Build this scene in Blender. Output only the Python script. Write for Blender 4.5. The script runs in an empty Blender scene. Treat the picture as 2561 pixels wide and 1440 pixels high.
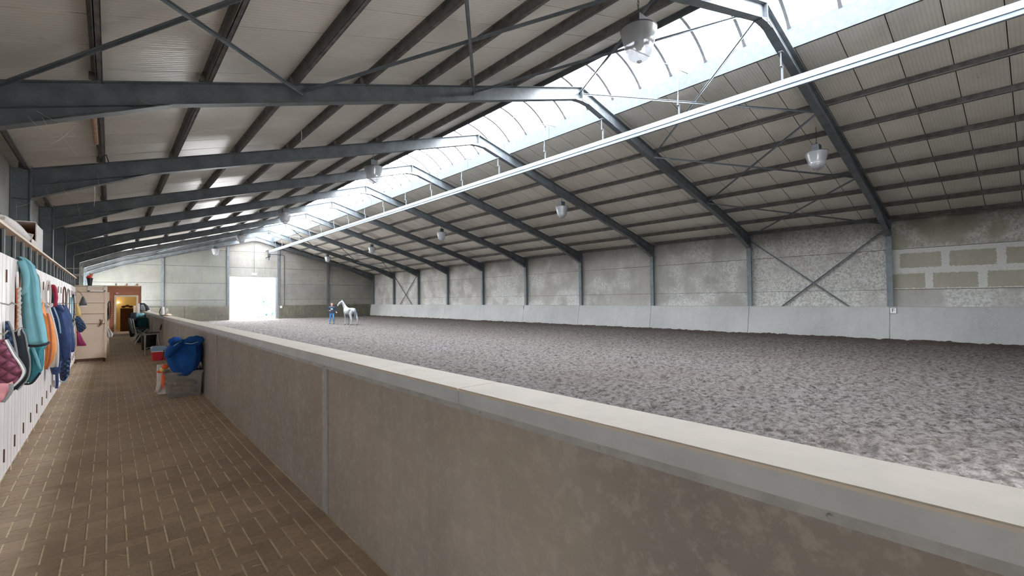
import bpy, bmesh, math, random
import numpy as np
from mathutils import Vector, Matrix
random.seed(7)
rng = np.random.default_rng(7)
PI = math.pi
S = 5/6                    # layout units -> metres (applied once at the end)
H = 2.0065
sc = bpy.context.scene
C = sc.collection

# ------------------------------------------------------------------ camera
cam_d = bpy.data.cameras.new('camera'); cam = bpy.data.objects.new('camera', cam_d); C.objects.link(cam)
F_PX, YAW, PIT, ROL = 1153.95, .7166, .0236, -.0109
cam_d.sensor_width = 36; cam_d.lens = F_PX/2561*36; cam_d.clip_end = 500; cam_d.clip_start = .05
fw = Vector((math.sin(YAW)*math.cos(PIT), math.cos(YAW)*math.cos(PIT), math.sin(PIT)))
rt = Vector((math.cos(YAW), -math.sin(YAW), 0)); up = rt.cross(fw)
rt2 = rt*math.cos(ROL)+up*math.sin(ROL); up2 = up*math.cos(ROL)-rt*math.sin(ROL)
m3 = Matrix((rt2, up2, -fw)).transposed()
cam.matrix_world = Matrix.Translation((0, 0, H*S)) @ m3.to_4x4()
sc.camera = cam

# ------------------------------------------------------------------ world, light, exposure
w = bpy.data.worlds.new('sky'); sc.world = w; w.use_nodes = True
wn = w.node_tree; wn.nodes.clear()
bg = wn.nodes.new('ShaderNodeBackground'); wo = wn.nodes.new('ShaderNodeOutputWorld')
tc = wn.nodes.new('ShaderNodeTexCoord'); sp = wn.nodes.new('ShaderNodeSeparateXYZ'); cr = wn.nodes.new('ShaderNodeValToRGB')
cr.color_ramp.elements[0].position = .0; cr.color_ramp.elements[0].color = (.95, .97, 1, 1)
cr.color_ramp.elements[1].position = 1; cr.color_ramp.elements[1].color = (.88, .93, 1, 1)
wn.links.new(tc.outputs['Generated'], sp.inputs[0]); wn.links.new(sp.outputs['Z'], cr.inputs[0])
wn.links.new(cr.outputs[0], bg.inputs[0]); wn.links.new(bg.outputs[0], wo.inputs[0])
bg.inputs[1].default_value = 7.0
def portal(name, loc, rot, sx, sy):
    d = bpy.data.lights.new(name, 'AREA'); d.shape = 'RECTANGLE'; d.size = sx*S; d.size_y = sy*S
    d.cycles.is_portal = True
    o = bpy.data.objects.new(name, d); C.objects.link(o); o.location = [v*S for v in loc]; o.rotation_euler = rot
    return o
portal('skylight_portal', (12.37, 28.5, 9.66), (0, 0, 0), 3.8, 60.6)
portal('door_portal', (12.24, 58.95, 2.4), (-PI/2, 0, 0), 4.7, 4.9)
portal('corridor_fill_portal', (-1.35, -1.85, 1.1), (PI/2, 0, 0), .7, 2.4)  # portal for an unseen opening added at the corridor end as fill light
portal('front_fill_portal', (6.0, -1.85, 1.8), (PI/2, 0, 0), 3.2, 3.6)  # portal for an unseen arena-side opening added to give fill light
sc.view_settings.view_transform = 'Standard'; sc.view_settings.look = 'None'
sc.view_settings.gamma = 1; sc.view_settings.use_curve_mapping = False
sc.view_settings.exposure = 2.2
sc.cycles.max_bounces = 10; sc.cycles.diffuse_bounces = 6; sc.cycles.transparent_max_bounces = 12
sc.cycles.transmission_bounces = 8; sc.cycles.glossy_bounces = 4
sc.cycles.sample_clamp_indirect = 6
sc.cycles.use_denoising = True

# ------------------------------------------------------------------ materials
def nmat(name):
    m = bpy.data.materials.new(name); m.use_nodes = True; nt = m.node_tree
    b = nt.nodes['Principled BSDF']
    return m, nt, b
def node(nt, t, **kw):
    n = nt.nodes.new(t)
    for k, v in kw.items():
        if k.startswith('_'): setattr(n, k[1:], v)
        else:
            inp = n.inputs[int(k[1:])] if (k[0] == 'i' and k[1:].isdigit()) else n.inputs[k]
            if hasattr(v, 'is_output') or isinstance(v, bpy.types.NodeSocket): nt.links.new(v, inp)
            else: inp.default_value = v
    return n
def c4(c): return (c[0], c[1], c[2], 1)
def mixc(nt, f, a, b, mode='MIX'):
    n = nt.nodes.new('ShaderNodeMix'); n.data_type = 'RGBA'; n.blend_type = mode
    for i, v in ((0, f), (6, a), (7, b)):
        if isinstance(v, bpy.types.NodeSocket): nt.links.new(v, n.inputs[i])
        else: n.inputs[i].default_value = c4(v) if isinstance(v, (tuple, list)) else v
    return n.outputs[2]
def math_(nt, op, a, b=0.0, clamp=False):
    n = nt.nodes.new('ShaderNodeMath'); n.operation = op; n.use_clamp = clamp
    for i, v in ((0, a), (1, b)):
        if isinstance(v, bpy.types.NodeSocket): nt.links.new(v, n.inputs[i])
        else: n.inputs[i].default_value = v
    return n.outputs[0]
def ramp(nt, f, p0, p1, a=(0, 0, 0), b=(1, 1, 1)):
    n = nt.nodes.new('ShaderNodeValToRGB'); nt.links.new(f, n.inputs[0])
    e = n.color_ramp.elements; e[0].position = p0; e[0].color = c4(a); e[1].position = p1; e[1].color = c4(b)
    return n.outputs[0]
def pos(nt, scale=(1, 1, 1), obj=False):
    if obj: o = nt.nodes.new('ShaderNodeTexCoord').outputs['Object']
    else: o = nt.nodes.new('ShaderNodeNewGeometry').outputs['Position']
    mp = node(nt, 'ShaderNodeMapping', Vector=o); mp.inputs['Scale'].default_value = scale
    return mp.outputs[0]
def noise(nt, v, s, d=4, r=.55, dist=0):
    return node(nt, 'ShaderNodeTexNoise', Vector=v, Scale=s, Detail=d, Roughness=r, Distortion=dist).outputs[0]
def bump(nt, b, h, strength=.4, dist=.01):
    n = node(nt, 'ShaderNodeBump', Height=h, Strength=strength, Distance=dist)
    nt.links.new(n.outputs[0], b.inputs['Normal'])
def plain(name, col, rough=.6, metal=0, var=.15, vs=6, bs=0, rand=0, spec=.5):
    m, nt, b = nmat(name)
    p = pos(nt, obj=True); n = noise(nt, p, vs, 5, .6)
    a = tuple(max(0, c*(1-var)) for c in col); z = tuple(min(1, c*(1+var)) for c in col)
    colr = ramp(nt, n, .3, .7, a, z)
    if rand:
        oi = nt.nodes.new('ShaderNodeObjectInfo')
        k = math_(nt, 'MULTIPLY_ADD', oi.outputs['Random'], rand); k.node.inputs[2].default_value = 1-rand/2
        cc = node(nt, 'ShaderNodeVectorMath', _operation='SCALE', i0=colr, Scale=k)
        colr = cc.outputs[0]
    nt.links.new(colr, b.inputs['Base Color'])
    b.inputs['Roughness'].default_value = rough; b.inputs['Metallic'].default_value = metal
    b.inputs['Specular IOR Level'].default_value = spec
    if bs: bump(nt, b, noise(nt, p, vs*5, 4, .6), bs, .01)
    return m
def concrete(name, base, dark=.75, moss=0, efflo=0, grime=None, blocks=False, streak=.3, warm=0, rand=.1, pits=.25):
    """efflo: amount of white salt bloom; blocks: bloom follows the mortar of the block core; grime=(z0,z1) brown dirt band; moss in seams"""
    m, nt, b = nmat(name)
    p = pos(nt)
    n1 = noise(nt, p, .45, 6, .65); n2 = noise(nt, pos(nt, (6, 6, .8)), 1.0, 5, .6); n3 = noise(nt, p, 14, 6, .7)
    dk = tuple(c*dark for c in base); lt = tuple(min(1, c*1.14) for c in base)
    col = ramp(nt, n1, .3, .72, dk, lt)
    col = mixc(nt, math_(nt, 'MULTIPLY', ramp(nt, n2, .45, .75), streak), col, tuple(c*.7 for c in base))
    col = mixc(nt, math_(nt, 'MULTIPLY', ramp(nt, n3, .5, .62), pits), col, tuple(min(1, c*1.25) for c in base))
    if warm: col = mixc(nt, math_(nt, 'MULTIPLY', ramp(nt, noise(nt, p, .8, 4), .4, .7), warm), col, (base[0]*1.05, base[1]*.85, base[2]*.72))
    if efflo:
        px = nt.nodes.new('ShaderNodeNewGeometry').outputs['Position']
        s = nt.nodes.new('ShaderNodeSeparateXYZ'); nt.links.new(px, s.inputs[0])
        mk = ramp(nt, noise(nt, p, 13, 9, .85), .45, .53)
        big = ramp(nt, noise(nt, p, .7, 3, .5), .5-efflo*.28, .62-efflo*.2)
        if blocks:
            cb = node(nt, 'ShaderNodeCombineXYZ', X=s.outputs['Y'], Y=math_(nt, 'ADD', s.outputs['Z'], -1.858+.75*3))
            dn = node(nt, 'ShaderNodeTexNoise', Vector=p, Scale=16, Detail=3)
            wv = node(nt, 'ShaderNodeVectorMath', _operation='SCALE', i0=dn.outputs['Color'], Scale=.12)
            ad = node(nt, 'ShaderNodeVectorMath', _operation='ADD', i0=cb.outputs[0], i1=wv.outputs[0])
            bt = node(nt, 'ShaderNodeTexBrick', Vector=ad.outputs[0], Scale=1.0)
            bt.inputs['Brick Width'].default_value = 1.35; bt.inputs['Row Height'].default_value = .75
            bt.inputs['Mortar Size'].default_value = .115; bt.inputs['Mortar Smooth'].default_value = .12; bt.offset = .33
            msk = bt.outputs['Fac']
            lo = ramp(nt, s.outputs['Z'], .0, 1); z = math_(nt, 'GREATER_THAN', s.outputs['Z'], 2.25*S)
            msk = math_(nt, 'MULTIPLY', msk, z); msk = math_(nt, 'MULTIPLY', msk, ramp(nt, noise(nt, p, 20, 8, .85), .36, .46)); msk = math_(nt, 'MULTIPLY', msk, ramp(nt, noise(nt, p, 1.3, 4, .6), .22, .30))
            zt = math_(nt, 'LESS_THAN', s.outputs['Z'], 4.03*S); lo2 = math_(nt, 'MULTIPLY', mk, ramp(nt, noise(nt, p, .9, 3), .42, .55)); msk = math_(nt, 'ADD', math_(nt, 'MULTIPLY', msk, zt), math_(nt, 'MULTIPLY', lo2, math_(nt, 'SUBTRACT', 1.0, zt)))
        else:
            msk = math_(nt, 'MULTIPLY', mk, big)
        col = mixc(nt, math_(nt, 'MULTIPLY', msk, .85), col, (.62, .62, .60))
    if moss:
        px = nt.nodes.new('ShaderNodeNewGeometry').outputs['Position']
        s2 = nt.nodes.new('ShaderNodeSeparateXYZ'); nt.links.new(px, s2.inputs[0])
        cb = node(nt, 'ShaderNodeCombineXYZ', X=s2.outputs['X'], Y=s2.outputs['Z'])
        bt = node(nt, 'ShaderNodeTexBrick', Vector=cb.outputs[0], Scale=1.0)
        bt.inputs['Brick Width'].default_value = 1.6; bt.inputs['Row Height'].default_value = .62
        bt.inputs['Mortar Size'].default_value = .05; bt.inputs['Mortar Smooth'].default_value = .3
        g = ramp(nt, noise(nt, p, .6, 3), .42, .6); g2 = ramp(nt, noise(nt, pos(nt, (2, 2, .6)), 2.5, 5), .42, .6)
        mm = math_(nt, 'MULTIPLY', math_(nt, 'MULTIPLY', bt.outputs['Fac'], g2), .45)
        col = mixc(nt, mm, col, (.16, .16, .10))
        mm = math_(nt, 'MULTIPLY', math_(nt, 'MULTIPLY', g, g2), moss)
        col = mixc(nt, mm, col, (.21, .23, .12))
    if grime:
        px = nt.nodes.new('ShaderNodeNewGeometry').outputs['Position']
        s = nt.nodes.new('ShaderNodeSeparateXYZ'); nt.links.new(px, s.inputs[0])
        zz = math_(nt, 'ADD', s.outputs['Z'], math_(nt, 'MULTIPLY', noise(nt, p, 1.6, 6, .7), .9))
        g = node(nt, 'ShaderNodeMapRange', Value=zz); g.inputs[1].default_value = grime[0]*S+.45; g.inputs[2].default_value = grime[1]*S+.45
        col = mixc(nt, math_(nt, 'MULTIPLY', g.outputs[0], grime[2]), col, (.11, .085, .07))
    if rand:
        oi = nt.nodes.new('ShaderNodeObjectInfo')
        k = math_(nt, 'MULTIPLY_ADD', oi.outputs['Random'], rand); k.node.inputs[2].default_value = 1-rand/2
        col = node(nt, 'ShaderNodeVectorMath', _operation='SCALE', i0=col, Scale=k).outputs[0]
    nt.links.new(col, b.inputs['Base Color']); b.inputs['Roughness'].default_value = .85
    b.inputs['Specular IOR Level'].default_value = .3
    bump(nt, b, n3, .25, .01)
    return m

M = {}
M['steel'] = plain('grey_blue_steel', (.105, .118, .128), .45, .0, .35, 3, .1)
M['steel_lt'] = plain('grey_steel_column', (.155, .185, .20), .5, 0, .25, 3, .1)
M['steel_dusty'] = plain('dusty_purlin_steel', (.13, .122, .115), .7, 0, .4, 5, .2)
M['galv'] = plain('galvanised_steel', (.085, .094, .10), .5, .0, .16, 5, .05)
M['rail'] = plain('galvanised_rail', (.19, .225, .26), .6, .1, .12, 4, .05, spec=.25)
M['curb'] = plain('weathered_zinc_curb', (.085, .094, .10), .95, 0, .12, 7, .05, spec=.03)
M['brace'] = plain('brace_steel', (.14, .155, .17), .5, .2, .25, 4)
M['black'] = plain('black_plastic', (.022, .024, .028), .4, 0, .2)
M['dark'] = plain('dark_grey', (.07, .07, .075), .6, 0, .2)
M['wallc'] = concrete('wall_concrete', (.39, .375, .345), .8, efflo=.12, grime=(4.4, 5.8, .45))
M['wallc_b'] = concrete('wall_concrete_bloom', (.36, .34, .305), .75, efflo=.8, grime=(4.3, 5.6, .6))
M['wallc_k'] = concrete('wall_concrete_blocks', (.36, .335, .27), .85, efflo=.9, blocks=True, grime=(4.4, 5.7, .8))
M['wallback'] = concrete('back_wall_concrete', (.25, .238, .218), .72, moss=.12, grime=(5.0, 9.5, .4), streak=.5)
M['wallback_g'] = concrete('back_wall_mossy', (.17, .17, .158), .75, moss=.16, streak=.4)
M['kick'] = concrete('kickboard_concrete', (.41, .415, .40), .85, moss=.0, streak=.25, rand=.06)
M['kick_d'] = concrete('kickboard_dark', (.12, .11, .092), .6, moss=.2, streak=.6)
M['barrier'] = concrete('barrier_concrete', (.375, .335, .295), .55, warm=.25, streak=.45, rand=.06, pits=.35)
M['cap'] = plain('cap_concrete', (.56, .49, .41), .6, 0, .09, 4, .1)
M['fascia'] = plain('cap_fascia', (.47, .485, .49), .5, .1, .12, 5)
M['chalk'] = plain('angle_steel', (.36, .35, .34), .6, .1, .2, 8)
M['wood_pale'] = plain('pale_beige_board', (.84, .68, .53), .6, 0, .06, 3)
M['white'] = plain('white_paint', (.85, .84, .82), .5, 0, .05)
M['offwhite'] = plain('offwhite_cloth', (.72, .66, .60), .8, 0, .12)
M['orange'] = plain('orange_cloth', (.85, .30, .08), .7, 0, .2, 9, .2)
M['hiorange'] = plain('orange_plastic', (.95, .16, .03), .5, 0, .1)
M['teal'] = plain('teal_fleece', (.22, .50, .56), .95, 0, .12, 6, .2)
M['teal_d'] = plain('dark_teal_cloth', (.04, .22, .26), .85, 0, .3, 6, .2)
M['navy'] = plain('navy_cloth', (.035, .065, .17), .85, 0, .3, 7, .3)
M['navy_q'] = None
M['blue'] = plain('blue_fleece', (.006, .075, .30), .95, 0, .3, 6, .2)
M['blackcloth'] = plain('black_cloth', (.02, .025, .032), .9, 0, .3, 6)
M['grey'] = plain('grey_cloth', (.30, .30, .30), .85, 0, .2)
M['red'] = plain('red_plastic', (.72, .035, .04), .4, 0, .08)
M['crimson'] = plain('crimson_cloth', (.42, .02, .06), .85, 0, .3)
M['magenta'] = plain('magenta_cloth', (.34, .03, .12), .8, 0, .3)
M['pink'] = plain('pink_cloth', (.75, .32, .34), .85, 0, .2)
M['yellow'] = plain('yellow_cloth', (.88, .62, .22), .85, 0, .1)
M['rust'] = plain('rust_cloth', (.50, .14, .06), .8, 0, .3)
M['litblue'] = plain('light_blue_plastic', (.30, .48, .62), .4, 0, .06)
M['chrome'] = plain('steel_tube', (.55, .53, .50), .3, .7, .05)
M['rope'] = plain('rope', (.66, .62, .55), .9, 0, .15, 40, .4)
M['brownb'] = plain('brown_cardboard', (.36, .18, .05), .9, 0, .3, 8)
M['carton'] = None
M['straw'] = plain('straw', (.50, .39, .22), .9, 0, .2)
M['sandjoint'] = plain('jointing_sand', (.66, .56, .38), .95, 0, .2, 30)
M['horse'] = plain('grey_horse_coat', (.34, .35, .36), .6, 0, .2, 4)
M['tail'] = plain('dark_tail_hair', (.10, .13, .17), .7, 0, .3)
M['hoof'] = plain('hoof', (.10, .08, .07), .6)
M['skin'] = plain('skin', (.62, .36, .27), .55, 0, .06)
M['hair'] = plain('dark_hair', (.05, .035, .03), .7)
M['jeans'] = plain('blue_jeans', (.06, .20, .44), .85, 0, .35, 6)
M['sweater'] = plain('dark_blue_sweater', (.030, .05, .085), .85, 0, .3, 6)
M['ltpatch'] = plain('light_blue_print', (.40, .52, .60), .8, 0, .1)
M['shoe'] = plain('dark_boot', (.04, .035, .04), .6)
M['leather'] = plain('brown_leather', (.16, .08, .045), .5, 0, .3)
M['ground'] = plain('gravel_yard', (.48, .46, .43), .95, 0, .2, 3)
M['leaf'] = plain('conifer_green', (.07, .13, .12), .9, 0, .5, 3)
M['bark'] = plain('bark', (.10, .07, .05), .9)
M['yellowwall'] = plain('yellow_plaster', (.60, .52, .30), .8, 0, .06)
M['terracotta'] = plain('terracotta', (.62, .24, .12), .8)
M['rust_tube'] = plain('dusty_brown_tube', (.42, .26, .17), .7, 0, .3)
M['exitred'] = plain('sign_red', (.75, .04, .06), .5, 0, .02)
M['sweep'] = plain('grey_metal_shed', (.30, .31, .31), .5, .3, .1)

def m_roof():
    m, nt, b = nmat('ribbed_roof_sheet')
    p = pos(nt)
    s = nt.nodes.new('ShaderNodeSeparateXYZ'); nt.links.new(p, s.inputs[0])
    n = noise(nt, p, 1.1, 5, .6)
    col = ramp(nt, n, .3, .75, (.62, .585, .52), (.76, .72, .64))
    fl = ramp(nt, noise(nt, pos(nt, (1, 3, 1)), 7, 3, .6), .70, .76)
    dm = ramp(nt, noise(nt, p, .6, 3), .45, .6)
    col = mixc(nt, math_(nt, 'MULTIPLY', math_(nt, 'MULTIPLY', fl, dm), .75), col, (.10, .07, .05))
    rib = math_(nt, 'SINE', math_(nt, 'MULTIPLY', s.outputs['Y'], 2*PI/(.083*S)))
    rib = math_(nt, 'POWER', math_(nt, 'MULTIPLY_ADD', rib, .5), 3.0); rib.node.inputs[0].links[0].from_node.inputs[2].default_value = .5
    col = mixc(nt, math_(nt, 'MULTIPLY', rib, .22), col, (.40, .36, .31))
    oi = nt.nodes.new('ShaderNodeObjectInfo')
    k = math_(nt, 'MULTIPLY_ADD', oi.outputs['Random'], .10); k.node.inputs[2].default_value = .95
    col = node(nt, 'ShaderNodeVectorMath', _operation='SCALE', i0=col, Scale=k).outputs[0]
    nt.links.new(col, b.inputs['Base Color']); b.inputs['Roughness'].default_value = .34
    b.inputs['Specular IOR Level'].default_value = .55
    bump(nt, b, rib, .35, .006)
    return m
M['roof'] = m_roof()
def m_poly():
    m, nt, b = nmat('clear_polycarbonate')
    nt.nodes.remove(b); out = nt.nodes['Material Output']
    t = node(nt, 'ShaderNodeBsdfTransparent'); t.inputs[0].default_value = (.93, .95, .96, 1)
    d = node(nt, 'ShaderNodeBsdfTranslucent'); d.inputs[0].default_value = (.9, .93, .95, 1)
    g = node(nt, 'ShaderNodeBsdfGlossy'); g.inputs[0].default_value = (.6, .6, .6, 1); g.inputs[1].default_value = .2
    mx = node(nt, 'ShaderNodeMixShader', Fac=.22, i1=t.outputs[0], i2=d.outputs[0])
    mx2 = node(nt, 'ShaderNodeMixShader', Fac=.04, i1=mx.outputs[0], i2=g.outputs[0])
    nt.links.new(mx2.outputs[0], out.inputs[0])
    return m
M['poly'] = m_poly()
def m_tub():
    m, nt, b = nmat('frosted_plastic')
    nt.nodes.remove(b); out = nt.nodes['Material Output']
    t = node(nt, 'ShaderNodeBsdfTransparent'); t.inputs[0].default_value = (.85, .84, .82, 1)
    d = node(nt, 'ShaderNodeBsdfDiffuse'); d.inputs[0].default_value = (.62, .60, .58, 1)
    g = node(nt, 'ShaderNodeBsdfGlossy'); g.inputs[1].default_value = .3
    mx = node(nt, 'ShaderNodeMixShader', Fac=.2, i1=t.outputs[0], i2=d.outputs[0])
    mx2 = node(nt, 'ShaderNodeMixShader', Fac=.08, i1=mx.outputs[0], i2=g.outputs[0])
    nt.links.new(mx2.outputs[0], out.inputs[0]); return m
M['tub'] = m_tub()
def m_lamp():
    m, nt, b = nmat('prismatic_acrylic')
    p = pos(nt, obj=True)
    nt.nodes.remove(b); out = nt.nodes['Material Output']
    t = node(nt, 'ShaderNodeBsdfTransparent'); t.inputs[0].default_value = (.9, .9, .92, 1)
    d = node(nt, 'ShaderNodeBsdfTranslucent'); d.inputs[0].default_value = (.42, .43, .45, 1)
    e = node(nt, 'ShaderNodeBsdfDiffuse'); e.inputs[0].default_value = (.50, .51, .53, 1)
    g = node(nt, 'ShaderNodeBsdfGlossy'); g.inputs[1].default_value = .22
    a = node(nt, 'ShaderNodeMixShader', Fac=.5, i1=d.outputs[0], i2=e.outputs[0])
    mx = node(nt, 'ShaderNodeMixShader', Fac=.80, i1=t.outputs[0], i2=a.outputs[0])
    mx2 = node(nt, 'ShaderNodeMixShader', Fac=.2, i1=mx.outputs[0], i2=g.outputs[0])
    nt.links.new(mx2.outputs[0], out.inputs[0]); return m
M['lamp'] = m_lamp()
def m_paver():
    m, nt, b = nmat('concrete_paver')
    p = pos(nt)
    n = noise(nt, p, 1.3, 4, .6); f = noise(nt, p, 26, 6, .75)
    col = ramp(nt, n, .3, .7, (.33, .235, .155), (.45, .34, .235))
    col = mixc(nt, math_(nt, 'MULTIPLY', ramp(nt, f, .45, .65), .35), col, (.17, .13, .095))
    st = ramp(nt, noise(nt, pos(nt, (1, 4, 1)), 3.5, 6, .7), .55, .75)
    col = mixc(nt, math_(nt, 'MULTIPLY', st, .25), col, (.42, .35, .25))
    oi = nt.nodes.new('ShaderNodeObjectInfo')
    k = math_(nt, 'MULTIPLY_ADD', oi.outputs['Random'], .22); k.node.inputs[2].default_value = .89
    col = node(nt, 'ShaderNodeVectorMath', _operation='SCALE', i0=col, Scale=k).outputs[0]
    nt.links.new(col, b.inputs['Base Color']); b.inputs['Roughness'].default_value = .75
    b.inputs['Specular IOR Level'].default_value = .35
    bump(nt, b, f, .3, .004); return m
M['paver'] = m_paver()
def m_sand():
    m, nt, b = nmat('riding_arena_sand')
    g = nt.nodes.new('ShaderNodeNewGeometry').outputs['Position']
    s = nt.nodes.new('ShaderNodeSeparateXYZ'); nt.links.new(g, s.inputs[0])
    p = pos(nt)
    a = noise(nt, p, 9, 8, .78, .15); a2 = noise(nt, p, 48, 7, .8); a3 = noise(nt, p, .25, 4, .6)
    col = ramp(nt, a, .40, .56, (.042, .032, .025), (.285, .262, .252))
    col = mixc(nt, ramp(nt, a2, .42, .6), mixc(nt, .5, col, (.06, .046, .038)), col)
    col = mixc(nt, math_(nt, 'MULTIPLY', ramp(nt, a3, .4, .65), .35), col, (.15, .115, .09))
    # damp brown strip along the kickboards where nobody rides
    ed = math_(nt, 'ADD', s.outputs['X'], math_(nt, 'MULTIPLY', noise(nt, p, .8, 5), 1.6))
    mr = node(nt, 'ShaderNodeMapRange', Value=ed); mr.inputs[1].default_value = 23.6*S+.8; mr.inputs[2].default_value = 25.6*S+.8
    col = mixc(nt, math_(nt, 'MULTIPLY', mr.outputs[0], .75), col, (.105, .07, .048))
    dk = ramp(nt, noise(nt, p, 6.5, 5, .7), .60, .66)
    col = mixc(nt, math_(nt, 'MULTIPLY', dk, .8), col, (.022, .015, .011))
    nt.links.new(col, b.inputs['Base Color']); b.inputs['Roughness'].default_value = .9
    b.inputs['Specular IOR Level'].default_value = .3
    hh = math_(nt, 'ADD', math_(nt, 'MULTIPLY', a, 1.0), math_(nt, 'MULTIPLY', a2, .35))
    bump(nt, b, hh, 1.0, .09)
    return m
M['sand'] = m_sand()
def m_door():
    m, nt, b = nmat('whitewashed_locker_board')
    p = pos(nt); n = noise(nt, pos(nt, (8, 8, .6)), 1.5, 6, .65)
    col = ramp(nt, n, .3, .7, (.74, .67, .63), (.90, .84, .81))
    sc_ = ramp(nt, noise(nt, p, 5, 6, .7), .62, .7)
    col = mixc(nt, math_(nt, 'MULTIPLY', sc_, .3), col, (.45, .38, .33))
    nt.links.new(col, b.inputs['Base Color']); b.inputs['Roughness'].default_value = .5
    bump(nt, b, n, .15, .01); return m
M['door'] = m_door()
def quilt(name, col, sx=9, amt=1.0, dist=.05):
    m, nt, b = nmat(name)
    p = pos(nt, obj=True)
    s = nt.nodes.new('ShaderNodeSeparateXYZ'); nt.links.new(p, s.inputs[0])
    u = math_(nt, 'SINE', math_(nt, 'MULTIPLY', math_(nt, 'ADD', s.outputs['X'], s.outputs['Z']), sx*PI))
    v = math_(nt, 'SINE', math_(nt, 'MULTIPLY', math_(nt, 'SUBTRACT', s.outputs['Z'], s.outputs['X']), sx*PI))
    h = math_(nt, 'MULTIPLY', math_(nt, 'ABSOLUTE', u), math_(nt, 'ABSOLUTE', v))
    cc = mixc(nt, ramp(nt, h, .0, .35), tuple(c*.5 for c in col), col)
    nt.links.new(cc, b.inputs['Base Color']); b.inputs['Roughness'].default_value = .8
    bump(nt, b, h, amt, dist); return m
M['purple_q'] = quilt('mauve_quilt', (.36, .10, .17), 10)
M['navy_q'] = quilt('navy_quilt', (.05, .10, .22), 12)
def m_print(name, base, ink, sz):
    m, nt, b = nmat(name)
    p = pos(nt, (sz, sz, sz*1.0), obj=True); n = noise(nt, p, 6, 6, .8)
    cc = mixc(nt, math_(nt, 'MULTIPLY', ramp(nt, n, .55, .6), .6), base, ink)
    nt.links.new(cc, b.inputs['Base Color']); b.inputs['Roughness'].default_value = .7; return m
M['carton'] = m_print('printed_white_sack', (.74, .68, .63), (.40, .36, .36), 3)
def m_siding():
    m, nt, b = nmat('stained_timber_siding')
    n = noise(nt, pos(nt, (1, 1, 9)), 3, 6, .6)
    nt.links.new(ramp(nt, n, .3, .7, (.36, .12, .05), (.56, .22, .11)), b.inputs['Base Color'])
    b.inputs['Roughness'].default_value = .6; return m
M['siding'] = m_siding()
def m_emit(name, col, st):
    m, nt, b = nmat(name); b.inputs['Emission Color'].default_value = c4(col); b.inputs['Emission Strength'].default_value = st; return m
M['bulb'] = m_emit('warm_bulb', (1, .72, .35), 3)

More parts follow.
